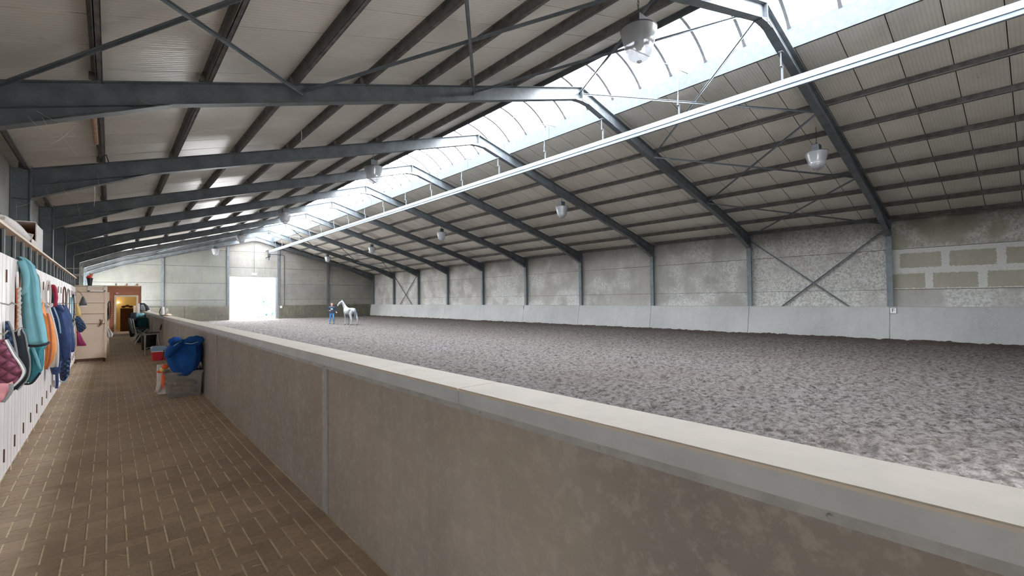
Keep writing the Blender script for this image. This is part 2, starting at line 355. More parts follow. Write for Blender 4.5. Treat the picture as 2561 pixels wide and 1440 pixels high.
# ------------------------------------------------------------------ mesh builder
def resamp(pts, rr, k=5):
    P = [Vector(p) for p in pts]; R_ = list(rr); n = len(P); op = []; orr = []
    for i in range(n-1):
        p0, p1, p2, p3 = P[max(i-1, 0)], P[i], P[i+1], P[min(i+2, n-1)]
        for j in range(k):
            t = j/k
            op.append(.5*((2*p1)+(p2-p0)*t+(2*p0-5*p1+4*p2-p3)*t*t+(3*p1-p0-3*p2+p3)*t**3)); orr.append(R_[i]*(1-t)+R_[i+1]*t)
    return op+[P[-1]], orr+[R_[-1]]
class MB:
    def __init__(s): s.v = []; s.f = []; s.mi = []
    def add(s, vs, fs, mi=0):
        n = len(s.v); s.v += [tuple(v) for v in vs]; s.f += [tuple(i+n for i in f) for f in fs]; s.mi += [mi]*len(fs); return s
    def box(s, x0, x1, y0, y1, z0, z1, mi=0):
        v = [(x0, y0, z0), (x1, y0, z0), (x1, y1, z0), (x0, y1, z0), (x0, y0, z1), (x1, y0, z1), (x1, y1, z1), (x0, y1, z1)]
        return s.add(v, [(0, 3, 2, 1), (4, 5, 6, 7), (0, 1, 5, 4), (1, 2, 6, 5), (2, 3, 7, 6), (3, 0, 4, 7)], mi)
    def bev(s, x0, x1, y0, y1, z0, z1, b, mi=0):      # box with chamfered top edge
        v = [(x0, y0, z0), (x1, y0, z0), (x1, y1, z0), (x0, y1, z0), (x0, y0, z1-b), (x1, y0, z1-b), (x1, y1, z1-b), (x0, y1, z1-b),
             (x0+b, y0+b, z1), (x1-b, y0+b, z1), (x1-b, y1-b, z1), (x0+b, y1-b, z1)]
        return s.add(v, [(0, 3, 2, 1), (8, 9, 10, 11), (0, 1, 5, 4), (1, 2, 6, 5), (2, 3, 7, 6), (3, 0, 4, 7), (4, 5, 9, 8), (5, 6, 10, 9), (6, 7, 11, 10), (7, 4, 8, 11)], mi)
    def bar(s, p, q, w, h, upv=(0, 0, 1), mi=0):      # rectangular bar; w across, h along up
        p = Vector(p); q = Vector(q); d = (q-p).normalized(); u = Vector(upv); sd = d.cross(u)
        if sd.length < 1e-4: sd = d.cross(Vector((1, 0, 0)))
        sd.normalize(); u = sd.cross(d).normalized()
        v = [e+sd*a*w/2+u*b*h/2 for e in (p, q) for a, b in ((-1, -1), (1, -1), (1, 1), (-1, 1))]
        return s.add(v, [(3, 2, 1, 0), (4, 5, 6, 7), (0, 1, 5, 4), (1, 2, 6, 5), (2, 3, 7, 6), (3, 0, 4, 7)], mi)
    def tube(s, pts, r, n=8, mi=0, closed=False):
        pts = [Vector(p) for p in pts]; rr = r if isinstance(r, (list, tuple)) else [r]*len(pts)
        base = len(s.v); u = None
        for i, p in enumerate(pts):
            if closed: d = pts[(i+1) % len(pts)]-pts[i-1]
            else: d = pts[min(i+1, len(pts)-1)]-pts[max(i-1, 0)]
            d.normalize()
            if u is None:
                u = d.orthogonal().normalized()
            u = (u-d*u.dot(d)); u = u.normalized() if u.length > 1e-5 else d.orthogonal().normalized()
            w_ = d.cross(u)
            s.v += [tuple(p+(u*math.cos(2*PI*k/n)+w_*math.sin(2*PI*k/n))*rr[i]) for k in range(n)]
        m_ = len(pts); fs = []
        for i in range(m_ if closed else m_-1):
            j = (i+1) % m_
            for k in range(n):
                fs.append((base+i*n+k, base+i*n+(k+1) % n, base+j*n+(k+1) % n, base+j*n+k))
        if not closed:
            fs.append(tuple(base+k for k in range(n))[::-1]); fs.append(tuple(base+(m_-1)*n+k for k in range(n)))
        s.f += fs; s.mi += [mi]*len(fs); return s
    def lathe(s, prof, c, n=24, axis='z', mi=0, cap=True):
        base = len(s.v)
        for r, z in prof:
            for k in range(n):
                a = 2*PI*k/n
                s.v.append((c[0]+r*math.cos(a), c[1]+r*math.sin(a), c[2]+z))
        fs = []
        for i in range(len(prof)-1):
            for k in range(n):
                fs.append((base+i*n+k, base+i*n+(k+1) % n, base+(i+1)*n+(k+1) % n, base+(i+1)*n+k))
        if cap:
            fs.append(tuple(base+k for k in range(n))[::-1]); fs.append(tuple(base+(len(prof)-1)*n+k for k in range(n)))
        s.f += fs; s.mi += [mi]*len(fs); return s
    def prism(s, poly, axis, a, b, mi=0):             # polygon extruded along axis ('x','y','z') from a to b
        def P(u, v, t): return {'y': (u, t, v), 'x': (t, u, v), 'z': (u, v, t)}[axis]
        n = len(poly); v = [P(u, w_, a) for u, w_ in poly]+[P(u, w_, b) for u, w_ in poly]
        return s.add(v, [tuple(range(n)), tuple(range(2*n-1, n-1, -1))]+[(i, n+i, n+(i+1) % n, (i+1) % n) for i in range(n)], mi)
    def arr(s): return np.array(s.v, float)
ALL = []
def mesh_of(mb, mats, name, off=(0, 0, 0), smooth=False):
    me = bpy.data.meshes.new(name)
    v = mb.arr()-np.array(off)
    me.from_pydata(v.tolist(), [], mb.f)
    if not isinstance(mats, (list, tuple)): mats = [mats]
    for m in mats: me.materials.append(m)
    if len(mats) > 1: me.polygons.foreach_set('material_index', mb.mi)
    bm = bmesh.new(); bm.from_mesh(me); bmesh.ops.recalc_face_normals(bm, faces=bm.faces); bm.to_mesh(me); bm.free()
    if smooth: me.polygons.foreach_set('use_smooth', [True]*len(me.polygons))
    me.update(); return me
def wpos(o):
    p = Vector((0, 0, 0))
    while o is not None: p += o.location; o = o.parent
    return p
def link(o, parent=None):
    C.objects.link(o); o.parent = parent; ALL.append(o); return o
def props(o, label=None, cat=None, group=None, kind=None):
    if label: o['label'] = label
    if cat: o['category'] = cat
    if group: o['group'] = group
    if kind: o['kind'] = kind
    return o
def obj(name, mb, mats, parent=None, label=None, cat=None, group=None, kind=None, smooth=False, origin=None):
    """verts in world layout coordinates; origin = base centre of its own box"""
    a = mb.arr(); lo = a.min(0); hi = a.max(0)
    o0 = Vector(origin) if origin is not None else Vector(((lo[0]+hi[0])/2, (lo[1]+hi[1])/2, lo[2]))
    o = bpy.data.objects.new(name, mesh_of(mb, mats, name, o0, smooth))
    o.location = o0-(wpos(parent) if parent else Vector((0, 0, 0)))
    link(o, parent); return props(o, label, cat, group, kind)
def thing(name, label, cat, loc=(0, 0, 0), group=None, kind=None):
    o = bpy.data.objects.new(name, None); o.empty_display_size = .1; o.location = loc; link(o); return props(o, label, cat, group, kind)
def inst(name, me, loc, parent=None, rot=None):
    o = bpy.data.objects.new(name, me); o.location = Vector(loc)-(wpos(parent) if parent else Vector((0, 0, 0)))
    if rot: o.rotation_euler = rot
    return link(o, parent)
def dup(root, loc, label=None, group=None):
    r = root.copy(); link(r, root.parent); r.location = loc
    if label: r['label'] = label
    if group: r['group'] = group
    for ch in list(root.children):
        c = ch.copy(); link(c, r)
        for g in list(ch.children):
            d = g.copy(); link(d, c)
    return r
ORD = ['first', 'second', 'third', 'fourth', 'fifth', 'sixth', 'seventh', 'eighth', 'ninth', 'tenth', 'eleventh', 'twelfth', 'thirteenth',
       'fourteenth', 'fifteenth', 'sixteenth', 'seventeenth', 'eighteenth', 'nineteenth', 'twentieth', 'twenty-first', 'twenty-second', 'twenty-third', 'twenty-fourth']

# ------------------------------------------------------------------ layout constants
Y0 = 4.45; DY = 6.0
RX = 12.37; RT = 9.37; SL = .288         # ridge x, rafter top at ridge, slope
CL, CR = -1.5, 26.22                      # inner flanges of the columns
WL, WR = -1.86, 26.55                     # inner wall faces
YF, YB = -1.55, 58.65                     # front / back wall faces
def rtop(x): return RT-SL*abs(x-RX)
def Yn(n): return Y0+DY*n
HW = 1.88                                 # half width of the skylight
PUR_L = [9.17, 7.62, 6.05, 4.48, 2.94, 1.36, -.20, -1.62]
PUR_R = [2*RX-x for x in PUR_L]
ZP = .20                                  # purlin height

# ------------------------------------------------------------------ floor of the corridor
fl = obj('floor', MB().box(-1.9, 1.62, YF, 46, -.12, -.0045), M['sandjoint'], kind='structure')
bw = .13
bricks = []
def herring(x0, x1, y0, y1):
    out = []
    nx = int((x1-x0)/bw)+6; ny = int((y1-y0)/bw)+6
    for j in range(-3, ny):
        for i in range(-3, nx):
            k = (i-j) % 4
            if k == 0: out.append((x0+i*bw, y0+j*bw, 2, 1))       # lies across
            elif k == 3: out.append((x0+i*bw, y0+j*bw, 1, 2))   # lies along
    return out
XB0, XB1 = -1.8, 1.42
for (x, y, a, b) in herring(.77-bw*20, XB1, .0, 46):
    xa, xb, ya, yb = x, x+a*bw, y, y+b*bw
    y_shift = -1.5
    ya += y_shift; yb += y_shift
    xa = max(xa, XB0); xb = min(xb, XB1); ya = max(ya, YF); yb = min(yb, 46)
    if xb-xa < .04 or yb-ya < .04: continue
    bricks.append((xa, xb, ya, yb))
k = 0; y = YF
while y < 45.8:
    bricks.append((XB1, XB1+bw, y, y+.26)); y += .26
def dist(b): return math.hypot((b[0]+b[1])/2, (b[2]+b[3])/2)
def in_view(b): return (b[2]+b[3])/2 > 2.7 and (b[0]+b[1])/2 > -.17*(b[2]+b[3])/2*1.0-.0
vis = sorted([b for b in bricks if in_view(b) and b[0] > -.9], key=dist)
near = set(vis[:300])
bmesh_cache = {}
GX, GY = .012, .004
for b in bricks:
    if b in near:
        key = (round(b[1]-b[0], 3), round(b[3]-b[2], 3))
        if key not in bmesh_cache:
            w_, l_ = key
            bmesh_cache[key] = mesh_of(MB().bev(-w_/2+GX/2, w_/2-GX/2, -l_/2+GY/2, l_/2-GY/2, -.05, 0, .003), M['paver'], 'paver')
        inst('paver', bmesh_cache[key], ((b[0]+b[1])/2, (b[2]+b[3])/2, random.uniform(-.0015, .0015)), fl)
rest = MB()
for b in bricks:
    if b not in near:
        rest.bev(b[0]+GX/2, b[1]-GX/2, b[2]+GY/2, b[3]-GY/2, -.05, random.uniform(-.0015, .0015), .003)
obj('pavers', rest, M['paver'], fl, kind='stuff', label='grey brown herringbone pavers further down the corridor')

# ------------------------------------------------------------------ arena sand (real relief)
def vnoise(X, Y, s, seed):
    r = np.random.default_rng(seed); G = r.random((256, 256))
    u = X/s; v = Y/s; iu = np.floor(u).astype(int); iv = np.floor(v).astype(int); fu = u-iu; fv = v-iv
    fu = fu*fu*(3-2*fu); fv = fv*fv*(3-2*fv)
    a = G[iu % 256, iv % 256]; b_ = G[(iu+1) % 256, iv % 256]; c = G[iu % 256, (iv+1) % 256]; d = G[(iu+1) % 256, (iv+1) % 256]
    return (a*(1-fu)+b_*fu)*(1-fv)+(c*(1-fu)+d*fu)*fv
def gridmesh(name, xs, ys, Z, mat, parent=None, **kw):
    nx, ny = len(xs), len(ys)
    X, Y = np.meshgrid(xs, ys, indexing='xy')
    co = np.stack([X, Y, Z], -1).reshape(-1, 3)
    me = bpy.data.meshes.new(name); me.vertices.add(nx*ny); me.vertices.foreach_set('co', co.ravel())
    i = np.arange((ny-1)*(nx-1)); r = i//(nx-1); c = i % (nx-1); a = r*nx+c
    q = np.stack([a, a+1, a+nx+1, a+nx], -1).ravel()
    me.loops.add(len(q)); me.loops.foreach_set('vertex_index', q)
    me.polygons.add(len(i)); me.polygons.foreach_set('loop_start', np.arange(len(i))*4); me.polygons.foreach_set('loop_total', np.full(len(i), 4))
    me.polygons.foreach_set('use_smooth', np.ones(len(i), bool))
    me.materials.append(mat); me.update(); me.validate()
    o = bpy.data.objects.new(name, me); link(o, parent); return props(o, **kw)
xs = [1.66]
while xs[-1] < 26.3: xs.append(xs[-1]+max(.024, min(.085, .0055*math.hypot(xs[-1], 1.5))))
ys = [YF]
while ys[-1] < YB: ys.append(ys[-1]+max(.026, min(.15, .0045*(abs(ys[-1])+5))))
xs = np.array(xs); ys = np.array(ys)
X, Y = np.meshgrid(xs, ys, indexing='xy')
Z = .022*(vnoise(X, Y, .9, 1)-.5)+.034*(vnoise(X, Y, .31, 2)-.5)+.050*(vnoise(X+.3, Y, .12, 3)-.5)+.034*(vnoise(X, Y+.2, .055, 4)-.5)
hp = vnoise(X, Y, .24, 9)*vnoise(X+5, Y+3, .31, 10); Z -= .09*np.clip(hp-.42, 0, 1)/.3
toe = np.clip((X-25.1)/.7, 0, 1); Z += .07*toe**2*(.6+.8*vnoise(X, Y, .8, 5))
toe = np.clip((Y-58.0)/.6, 0, 1); Z += .05*toe**2
Z += .0
sand = gridmesh('arena_sand', xs, ys, Z, M['sand'], label='grey-brown loose riding sand filling the indoor arena', cat='sand', kind='stuff')

# ------------------------------------------------------------------ walls
def wall_panels(parent, levels, cuts, mat_fn, place):
    for zi in range(len(levels)-1):
        for ci in range(len(cuts)-1):
            place(cuts[ci], cuts[ci+1], levels[zi], levels[zi+1], mat_fn(ci, zi))
J = .012
# right wall
wr = obj('wall_right', MB().box(WR+.14, WR+.20, YF-.2, YB+.3, -.1, rtop(WR)+.28), M['dark'], kind='structure')
cutsY = [YF-.1]+[Yn(n) for n in range(0, 9)]+[YB+.2]
LV = [-.05, .43, 2.23, 4.03, 5.40]
def mr(ci, zi):
    if ci == 0: return M['wallc_k'] if zi >= 2 else M['wallc']
    if ci == 1: return M['wallc_b']
    return M['wallc']
def pr(a, b, z0, z1, m):
    obj('panel', MB().bev(0, 0.01, 0, 0.01, 0, .01, .001) if False else MB().box(WR, WR+.14, a+J, b-J, z0+J*.7, z1-J*.7), m, wr)
wall_panels(wr, LV, cutsY, mr, pr)
# left wall
wl = obj('wall_left', MB().box(WL-.20, WL-.14, YF-.2, YB+.3, -.1, rtop(WL)+.28), M['dark'], kind='structure')
wall_panels(wl, LV, cutsY, lambda c, z: M['wallc'], lambda a, b, z0, z1, m: obj('panel', MB().box(WL-.14, WL, a+J, b-J, z0+J*.7, z1-J*.7), m, wl))
# gable walls, clipped by the roof slope
def gable(parent, y0, y1, cuts, levels, mat_fn, hole=None):
    for zi in range(len(levels)-1):
        for ci in range(len(cuts)-1):
            x0, x1, z0, z1 = cuts[ci]+J*.6, cuts[ci+1]-J*.6, levels[zi]+J, levels[zi+1]-J
            skip = False
            for ho in (hole or ()):
                if x0 >= ho[0]-.2 and x1 <= ho[1]+.2:
                    if z1 <= ho[2]+.05: skip = True
                    z0 = max(z0, ho[2])
            if skip: continue
            xsn = [x0]+([RX] if x0 < RX < x1 else [])+[x1]
            tp = [(x, min(z1, rtop(x)+.16)) for x in xsn]
            if all(t[1] <= z0+.03 for t in tp): continue
            poly = [(x0, z0), (x1, z0)]
            top = []
            # sample clipping points where slope crosses z1
            xc = [x for x in (RX-(RT+.16-z1)/SL, RX+(RT+.16-z1)/SL) if x0 < x < x1]
            zc = [x for x in (RX-(RT+.16-z0)/SL, RX+(RT+.16-z0)/SL) if x0 < x < x1]
            pts = sorted(set([x0, x1]+xc+zc+([RX] if x0 < RX < x1 else [])), reverse=True)
            top = [(x, min(z1, rtop(x)+.16)) for x in pts]
            top = [(x, max(z, z0)) for x, z in top]
            poly = [(x0, z0), (x1, z0)]+[t for t in top if not (t[1] <= z0+1e-6)]
            if top[0][1] <= z0+1e-6: poly = [p_ for p_ in poly if p_ != (x1, z0)]+[]; poly.insert(1, (max([x for x in zc]+[x0]), z0))
            if top[-1][1] <= z0+1e-6: poly[0] = (min(zc), z0)
            # drop duplicates
            q = []
            for p_ in poly:
                if not q or abs(p_[0]-q[-1][0])+abs(p_[1]-q[-1][1]) > 1e-4: q.append(p_)
            if len(q) < 3: continue
            obj('panel', MB().prism(q, 'y', y0, y1), mat_fn(ci, zi), parent)
GL = [-.05, .43, 2.23, 4.03, 5.83, 7.63, 9.43]
DX0, DX1, DZ = 9.93, 14.52, 4.80
def backing(y0, y1, holes):
    mb = MB(); x = WL-.25; T = lambda x: rtop(x)+ZP+.1
    for (a, b, z) in holes:
        mb.prism([(x, -.1), (a, -.1), (a, T(a)), (x, T(x))] if not x < RX < a else [(x, -.1), (a, -.1), (a, T(a)), (RX, T(RX)), (x, T(x))], 'y', y0, y1)
        mb.prism([(a, z), (b, z), (b, T(b)), (RX, T(RX)), (a, T(a))] if a < RX < b else [(a, z), (b, z), (b, T(b)), (a, T(a))], 'y', y0, y1)
        x = b
    e = WR+.25
    mb.prism([(x, -.1), (e, -.1), (e, T(e)), (x, T(x))], 'y', y0, y1)
    return mb
wb = obj('wall_back', backing(YB+.165, YB+.2, [(9.9, 14.6, 4.83)]), M['dark'], kind='structure')
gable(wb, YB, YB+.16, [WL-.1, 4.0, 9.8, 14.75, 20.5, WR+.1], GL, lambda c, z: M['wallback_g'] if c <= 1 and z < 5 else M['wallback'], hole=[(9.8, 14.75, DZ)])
obj('door_jamb', MB().box(9.80, DX0, YB, YB+.3, 0, DZ).box(DX1, 14.76, YB, YB+.3, 0, DZ).box(9.8, 14.76, YB+.02, YB+.3, DZ-.02, DZ+.06), M['sweep'], wb)
for x in (4.0, 9.72, 14.86, 20.5):
    zt = rtop(x)-.40
    z0 = 1.55 if x in (4.0, 20.5) else 0
    mb = MB().box(x-.10, x+.10, YB-.16, YB-.145, z0, zt).box(x-.10, x+.10, YB-.02, YB, z0, zt).box(x-.01, x+.01, YB-.15, YB-.01, z0, zt)
    nm = {4.0: 'far left of the back wall', 9.72: 'on the left of the open gateway', 14.86: 'on the right of the open gateway', 20.5: 'right of the black pipe, above the horse'}[x]
    obj('steel_post', mb, M['steel'], label='grey steel gable post '+nm, cat='post', group='gable posts')
wf = obj('wall_front', backing(YF-.2, YF-.165, [(-1.65, -1.05, 2.25), (4.5, 7.5, 3.4)]), M['dark'], kind='structure')  # both openings are added behind the camera to let fill light in
gable(wf, YF-.16, YF, [WL-.1, -1.65, -1.05, 4.5, 7.5, 14.0, 20.5, WR+.1], GL, lambda c, z: M['wallback'], hole=[(-1.65, -1.05, 2.25), (4.5, 7.5, 3.4)])

# back wall kickboards
kb = thing('kickboard', 'dark mossy concrete kickboard below the back wall, left of the gateway', 'kickboard', (6, YB-.3, 0))
kc = thing('kickboard', 'dark damp concrete kickboard below the back wall, right of the gateway', 'kickboard', (20, YB-.3, 0))
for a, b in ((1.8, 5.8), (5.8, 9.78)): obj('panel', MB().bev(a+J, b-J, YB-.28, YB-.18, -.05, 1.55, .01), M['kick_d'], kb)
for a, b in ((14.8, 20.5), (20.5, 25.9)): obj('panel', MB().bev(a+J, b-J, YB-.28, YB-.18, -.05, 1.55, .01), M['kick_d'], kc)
# right kickboard: slanted panels between the frames
kr = thing('kickboard', 'long pale grey slanted concrete kickboard along the right wall', 'kickboard', (26, 28, 0))
for i in range(len(cutsY)-1):
    a, b = cutsY[i]+J, cutsY[i+1]-J
    poly = [(25.84, -.08), (25.96, -.08), (26.24, 1.45), (26.14, 1.45)]
    obj('panel', MB().prism(poly, 'y', a, b), M['kick'], kr)
obj('ledge', MB().box(26.14, 26.56, YF, YB-.2, 1.452, 1.475), M['kick'], kr)

# ------------------------------------------------------------------ steel frames
def frame_meshes():
    parts = []
    fwid = .11
    for side in (-1, 1):
        def sx(x): return x if side < 0 else 2*RX-x
        def wrap(mb):
            if side > 0:
                mb.v = [(2*RX-v[0], v[1], v[2]) for v in mb.v]; mb.f = [f[::-1] for f in mb.f]
            return mb
        zt = rtop(CL)-.02
        col = MB().box(CL-.015, CL, -fwid, fwid, 0, zt).box(WL+.01, WL+.025, -fwid, fwid, 0, zt).box(WL+.02, CL-.01, -.008, .008, 0, zt)
        col.box(WL+.02, CL-.01, -fwid, fwid, 4.60, 4.615)
        parts.append(('column', wrap(col), 'col'))
        # rafter
        ra = MB(); x0, x1 = CL, RX-.012
        def zz(x): return rtop(x)
        dep = .42
        for (o0, o1) in ((0, -.016), (-dep, -dep+.016)):
            ra.add([(x0, -fwid, zz(x0)+o0), (x1, -fwid, zz(x1)+o0), (x1, fwid, zz(x1)+o0), (x0, fwid, zz(x0)+o0),
                    (x0, -fwid, zz(x0)+o1), (x1, -fwid, zz(x1)+o1), (x1, fwid, zz(x1)+o1), (x0, fwid, zz(x0)+o1)],
                   [(0, 1, 2, 3), (7, 6, 5, 4), (0, 4, 5, 1), (1, 5, 6, 2), (2, 6, 7, 3), (3, 7, 4, 0)])
        ra.prism([(x0, zz(x0)), (x1, zz(x1)), (x1, zz(x1)-dep), (x0, zz(x0)-dep)], 'y', -.007, .007)
        parts.append(('rafter', wrap(ra), 'raf'))
        # haunch
        xt = .82; hb = MB(); zb = 4.62; ze = zz(xt)-dep
        hb.prism([(CL, zz(CL)-dep+.002), (xt, ze), (CL, zb)], 'y', -.007, .007)
        hb.prism([(CL, zb), (xt+.02, ze), (xt+.02, ze+.016), (CL, zb+.018)], 'y', -fwid, fwid)
        hb.box(CL, CL+.02, -fwid-.01, fwid+.01, zb-.03, zz(CL)+.03)
        parts.append(('haunch', wrap(hb), 'raf'))
        bl = MB()
        for kz in range(5): bl.box(CL+.02, CL+.045, -.07, -.04, 4.72+.14*kz, 4.75+.14*kz)
        parts.append(('bolt_row', wrap(bl), 'blt'))
    rp = MB().box(RX-.012, RX+.012, -.12, .12, RT-.50, RT+.02)
    rp.prism([(RX-.32, RT-.42-.092), (RX, RT-.425), (RX+.32, RT-.42-.092), (RX+.32, RT-.425-.10), (RX, RT-.50), (RX-.32, RT-.425-.10)], 'y', -.10, .10)
    parts.append(('ridge_plate', rp, 'raf'))
    return parts
fparts = [(n, mesh_of(mb, M['steel_lt'] if k == 'col' else M['steel'], n), k) for n, mb, k in frame_meshes()]
for n in range(0, 10):
    yy = Yn(n) if n < 9 else YB-.30
    nm = 'blue-grey steel portal frame, nearest to the camera' if n == 0 else ('blue-grey steel portal frame against the back wall' if n == 9 else f'blue-grey steel portal frame, {ORD[n]} from the camera')
    t = thing('portal_frame', nm, 'frame', (RX, yy, 0), group='portal frames')
    for nme, me, k in fparts:
        o = bpy.data.objects.new(nme, me); o.location = (-RX, 0, 0); link(o, t)
        if k == 'blt': o['kind'] = 'stuff'

# purlins
def purlin(x, side, label):
    z = rtop(x); t = .012
    mb = MB()
    a, b = YF+.02, YB-.02
    s = side
    mb.box(x-.012, x+.012, a, b, z+.0, z+ZP-.005)                       # web
    mb.box(min(x, x-.075*s), max(x, x-.075*s), a, b, z, z+t)            # bottom flange
    mb.box(min(x, x+.075*s), max(x, x+.075*s), a, b, z+ZP-.02, z+ZP-.008)
    mb.box(x-.075*s-.006, x-.075*s+.006, a, b, z, z+.03)
    for n in range(10):
        yy = Yn(n) if n < 9 else YB-.3
        mb.box(min(x, x+.10*s), max(x, x+.10*s), yy-.09, yy-.08, z, z+.14)
    obj('purlin', mb, M['steel_dusty'], label=label, cat='purlin', group='roof purlins')
for i, x in enumerate(PUR_L):
    purlin(x, -1, 'dusty steel purlin under the left roof slope, %s' % ('lowest, at the wall' if i == 7 else ('just below the skylight' if i == 0 else ORD[i]+' down from the skylight')))
for i, x in enumerate(PUR_R):
    purlin(x, 1, 'dark steel purlin under the right roof slope, %s' % ('lowest, at the wall' if i == 7 else ('just below the skylight' if i == 0 else ORD[i]+' down from the skylight')))

# ceiling sheets
ce = MB()
for s in (-1, 1):
    xo = WL-.3 if s < 0 else WR+.3; xi = RX+s*(HW+.06)
    z = lambda x: rtop(x)+ZP
    ce.add([(xo, YF-.2, z(xo)+.018), (xi, YF-.2, z(xi)+.018), (xi, YB+.3, z(xi)+.018), (xo, YB+.3, z(xo)+.018),
            (xo, YF-.2, z(xo)+.13), (xi, YF-.2, z(xi)+.13), (xi, YB+.3, z(xi)+.13), (xo, YB+.3, z(xo)+.13)],
           [(0, 1, 2, 3), (7, 6, 5, 4), (0, 4, 5, 1), (1, 5, 6, 2), (2, 6, 7, 3), (3, 7, 4, 0)])
ceil = obj('ceiling', ce, plain('joint_shadow_liner', (.035, .025, .02), .95), kind='structure')  # near-black liner puts the shadow of the sheet joints into its colour
def sheet_mesh(s):
    xo = (WL-.1 if s < 0 else WR+.1); xi = RX+s*(HW+.02)
    mb = MB(); g = .011; z = lambda x: -SL*abs(x-RX)
    v = []
    for zz in (0, .016):
        v += [(xo, -.5+g, z(xo)+zz), (xi, -.5+g, z(xi)+zz), (xi, .5-g, z(xi)+zz), (xo, .5-g, z(xo)+zz)]
    mb.add(v, [(0, 1, 2, 3), (7, 6, 5, 4), (0, 4, 5, 1), (1, 5, 6, 2), (2, 6, 7, 3), (3, 7, 4, 0)])
    mb.v = [(a-RX, b, c) for a, b, c in mb.v]
    return mesh_of(mb, M['roof'], 'roof_sheet')
shm = {-1: sheet_mesh(-1), 1: sheet_mesh(1)}
y = -1.1
while y < YB+.4:
    for s in (-1, 1): inst('panel', shm[s], (RX, y, RT+ZP), ceil)
    y += 1.0

# ------------------------------------------------------------------ ridge skylight
sky = thing('ridge_skylight', 'long arched translucent skylight along the roof ridge', 'skylight', (RX, 28, 9.2))
zc0 = rtop(RX+HW)+ZP-.06; zc1 = zc0+.62
for s in (-1, 1):
    x = RX+s*HW
    mb = MB().box(min(x, x+.02*s), max(x, x+.02*s), YF, YB, zc0-.10, zc1)
    mb.box(min(x, x-.05*s), max(x, x-.05*s), YF, YB, zc0-.10, zc0-.085)
    y = YF+.4
    while y < YB:
        mb.box(min(x-.012*s, x), max(x-.012*s, x), y-.03, y+.03, zc0-.08, zc1-.02); y += 3.0
    obj('curb', mb, M['curb'], sky)
R_ = 2.45; cz = zc1+.75-R_; a0 = math.asin((HW+.02)/R_)
arc = [(R_*math.sin(a0*(k/8-1)), R_*math.cos(a0*(k/8-1))) for k in range(17)]
def arc_mesh(name, w_, t_, mat, smooth=False):
    mb = MB(); v = []; n = len(arc)
    for yy in (-w_/2, w_/2):
        for r_ in (0, t_):
            for (x, z) in arc:
                k_ = 1+r_/R_; v.append((x*k_, yy, cz+z*k_))
    f = []
    for i in range(n-1):
        f += [(i, i+1, 2*n+i+1, 2*n+i), (n+i, 3*n+i, 3*n+i+1, n+i+1), (i, n+i, n+i+1, i+1), (2*n+i, 2*n+i+1, 3*n+i+1, 3*n+i)]
    f += [(0, 2*n, 3*n, n), (n-1, 2*n-1, 4*n-1, 3*n-1)]
    mb.add(v, f); return mesh_of(mb, mat, name, smooth=smooth)
barm = arc_mesh('glazing_bar', .085, .05, M['dark']); 
def pane_mesh():
    mb = MB(); n = len(arc); w_ = 1.19
    v = [(x*1.012, yy, cz+z*1.012) for yy in (-w_/2, w_/2) for (x, z) in arc]
    mb.add(v, [(i, i+1, n+i+1, n+i) for i in range(n-1)]); return mesh_of(mb, M['poly'], 'pane', smooth=True)
pm = pane_mesh()
y = YF
k = 0
while y < YB+.1:
    inst('glazing_bar', barm, (RX, y, 0), sky); inst('pane', pm, (RX, y+.6, 0), sky)
    y += 1.2
for yy in (YF-.02, YB+.02):
    mb = MB().prism([(x+RX, cz+z) for x, z in arc]+[(RX+HW, zc0-.1), (RX-HW, zc0-.1)], 'y', yy-.02, yy+.02); obj('end_plate', mb, M['galv'], sky)

# ------------------------------------------------------------------ bracing
def brace(p, q, label, r=.035, mat='brace', group='wind braces'):
    obj('brace', MB().bar(p, q, r*2, .012).bar((p[0], p[1], p[2]-r*.7), (q[0], q[1], q[2]-r*.7), .012, r*1.6), M[mat], label=label, cat='brace', group=group)
nodes = [RX, RX+4.62, RX+9.24, CR]
for (n0, n1, nm) in ((0, 1, 'nearest the camera'), (7, 8, 'near the back wall')):
    ya, yb = Yn(n0), Yn(n1)
    for s, sn in ((1, 'right'), (-1, 'left')):
        for i in range(3):
            xa = RX+s*(nodes[i]-RX); xb = RX+s*(nodes[i+1]-RX)
            za, zb = rtop(xa)-.14, rtop(xb)-.14
            if i == 0: xa += .04*s
            pl = ('by the ridge', 'mid-slope', 'by the eaves')[i]
            brace((xa, ya+.02, za), (xb, yb-.02, zb), f'roof brace, {sn} slope {pl}, going outwards with distance, bay {nm}')
            brace((xb, ya+.02, zb-.06), (xa, yb-.02, za-.06), f'roof brace, {sn} slope {pl}, going inwards with distance, bay {nm}')
    for s, sn, x in ((1, 'right', 26.42), (-1, 'left', -1.72)):
        brace((x, ya+.12, 5.0), (x, yb-.12, .35), f'{sn} wall cross brace sloping down away from the camera, bay {nm}', .045, 'brace')
        brace((x-.05*s, yb-.12, 5.0), (x-.05*s, ya+.12, .35), f'{sn} wall cross brace sloping down towards the camera, bay {nm}', .045, 'brace')

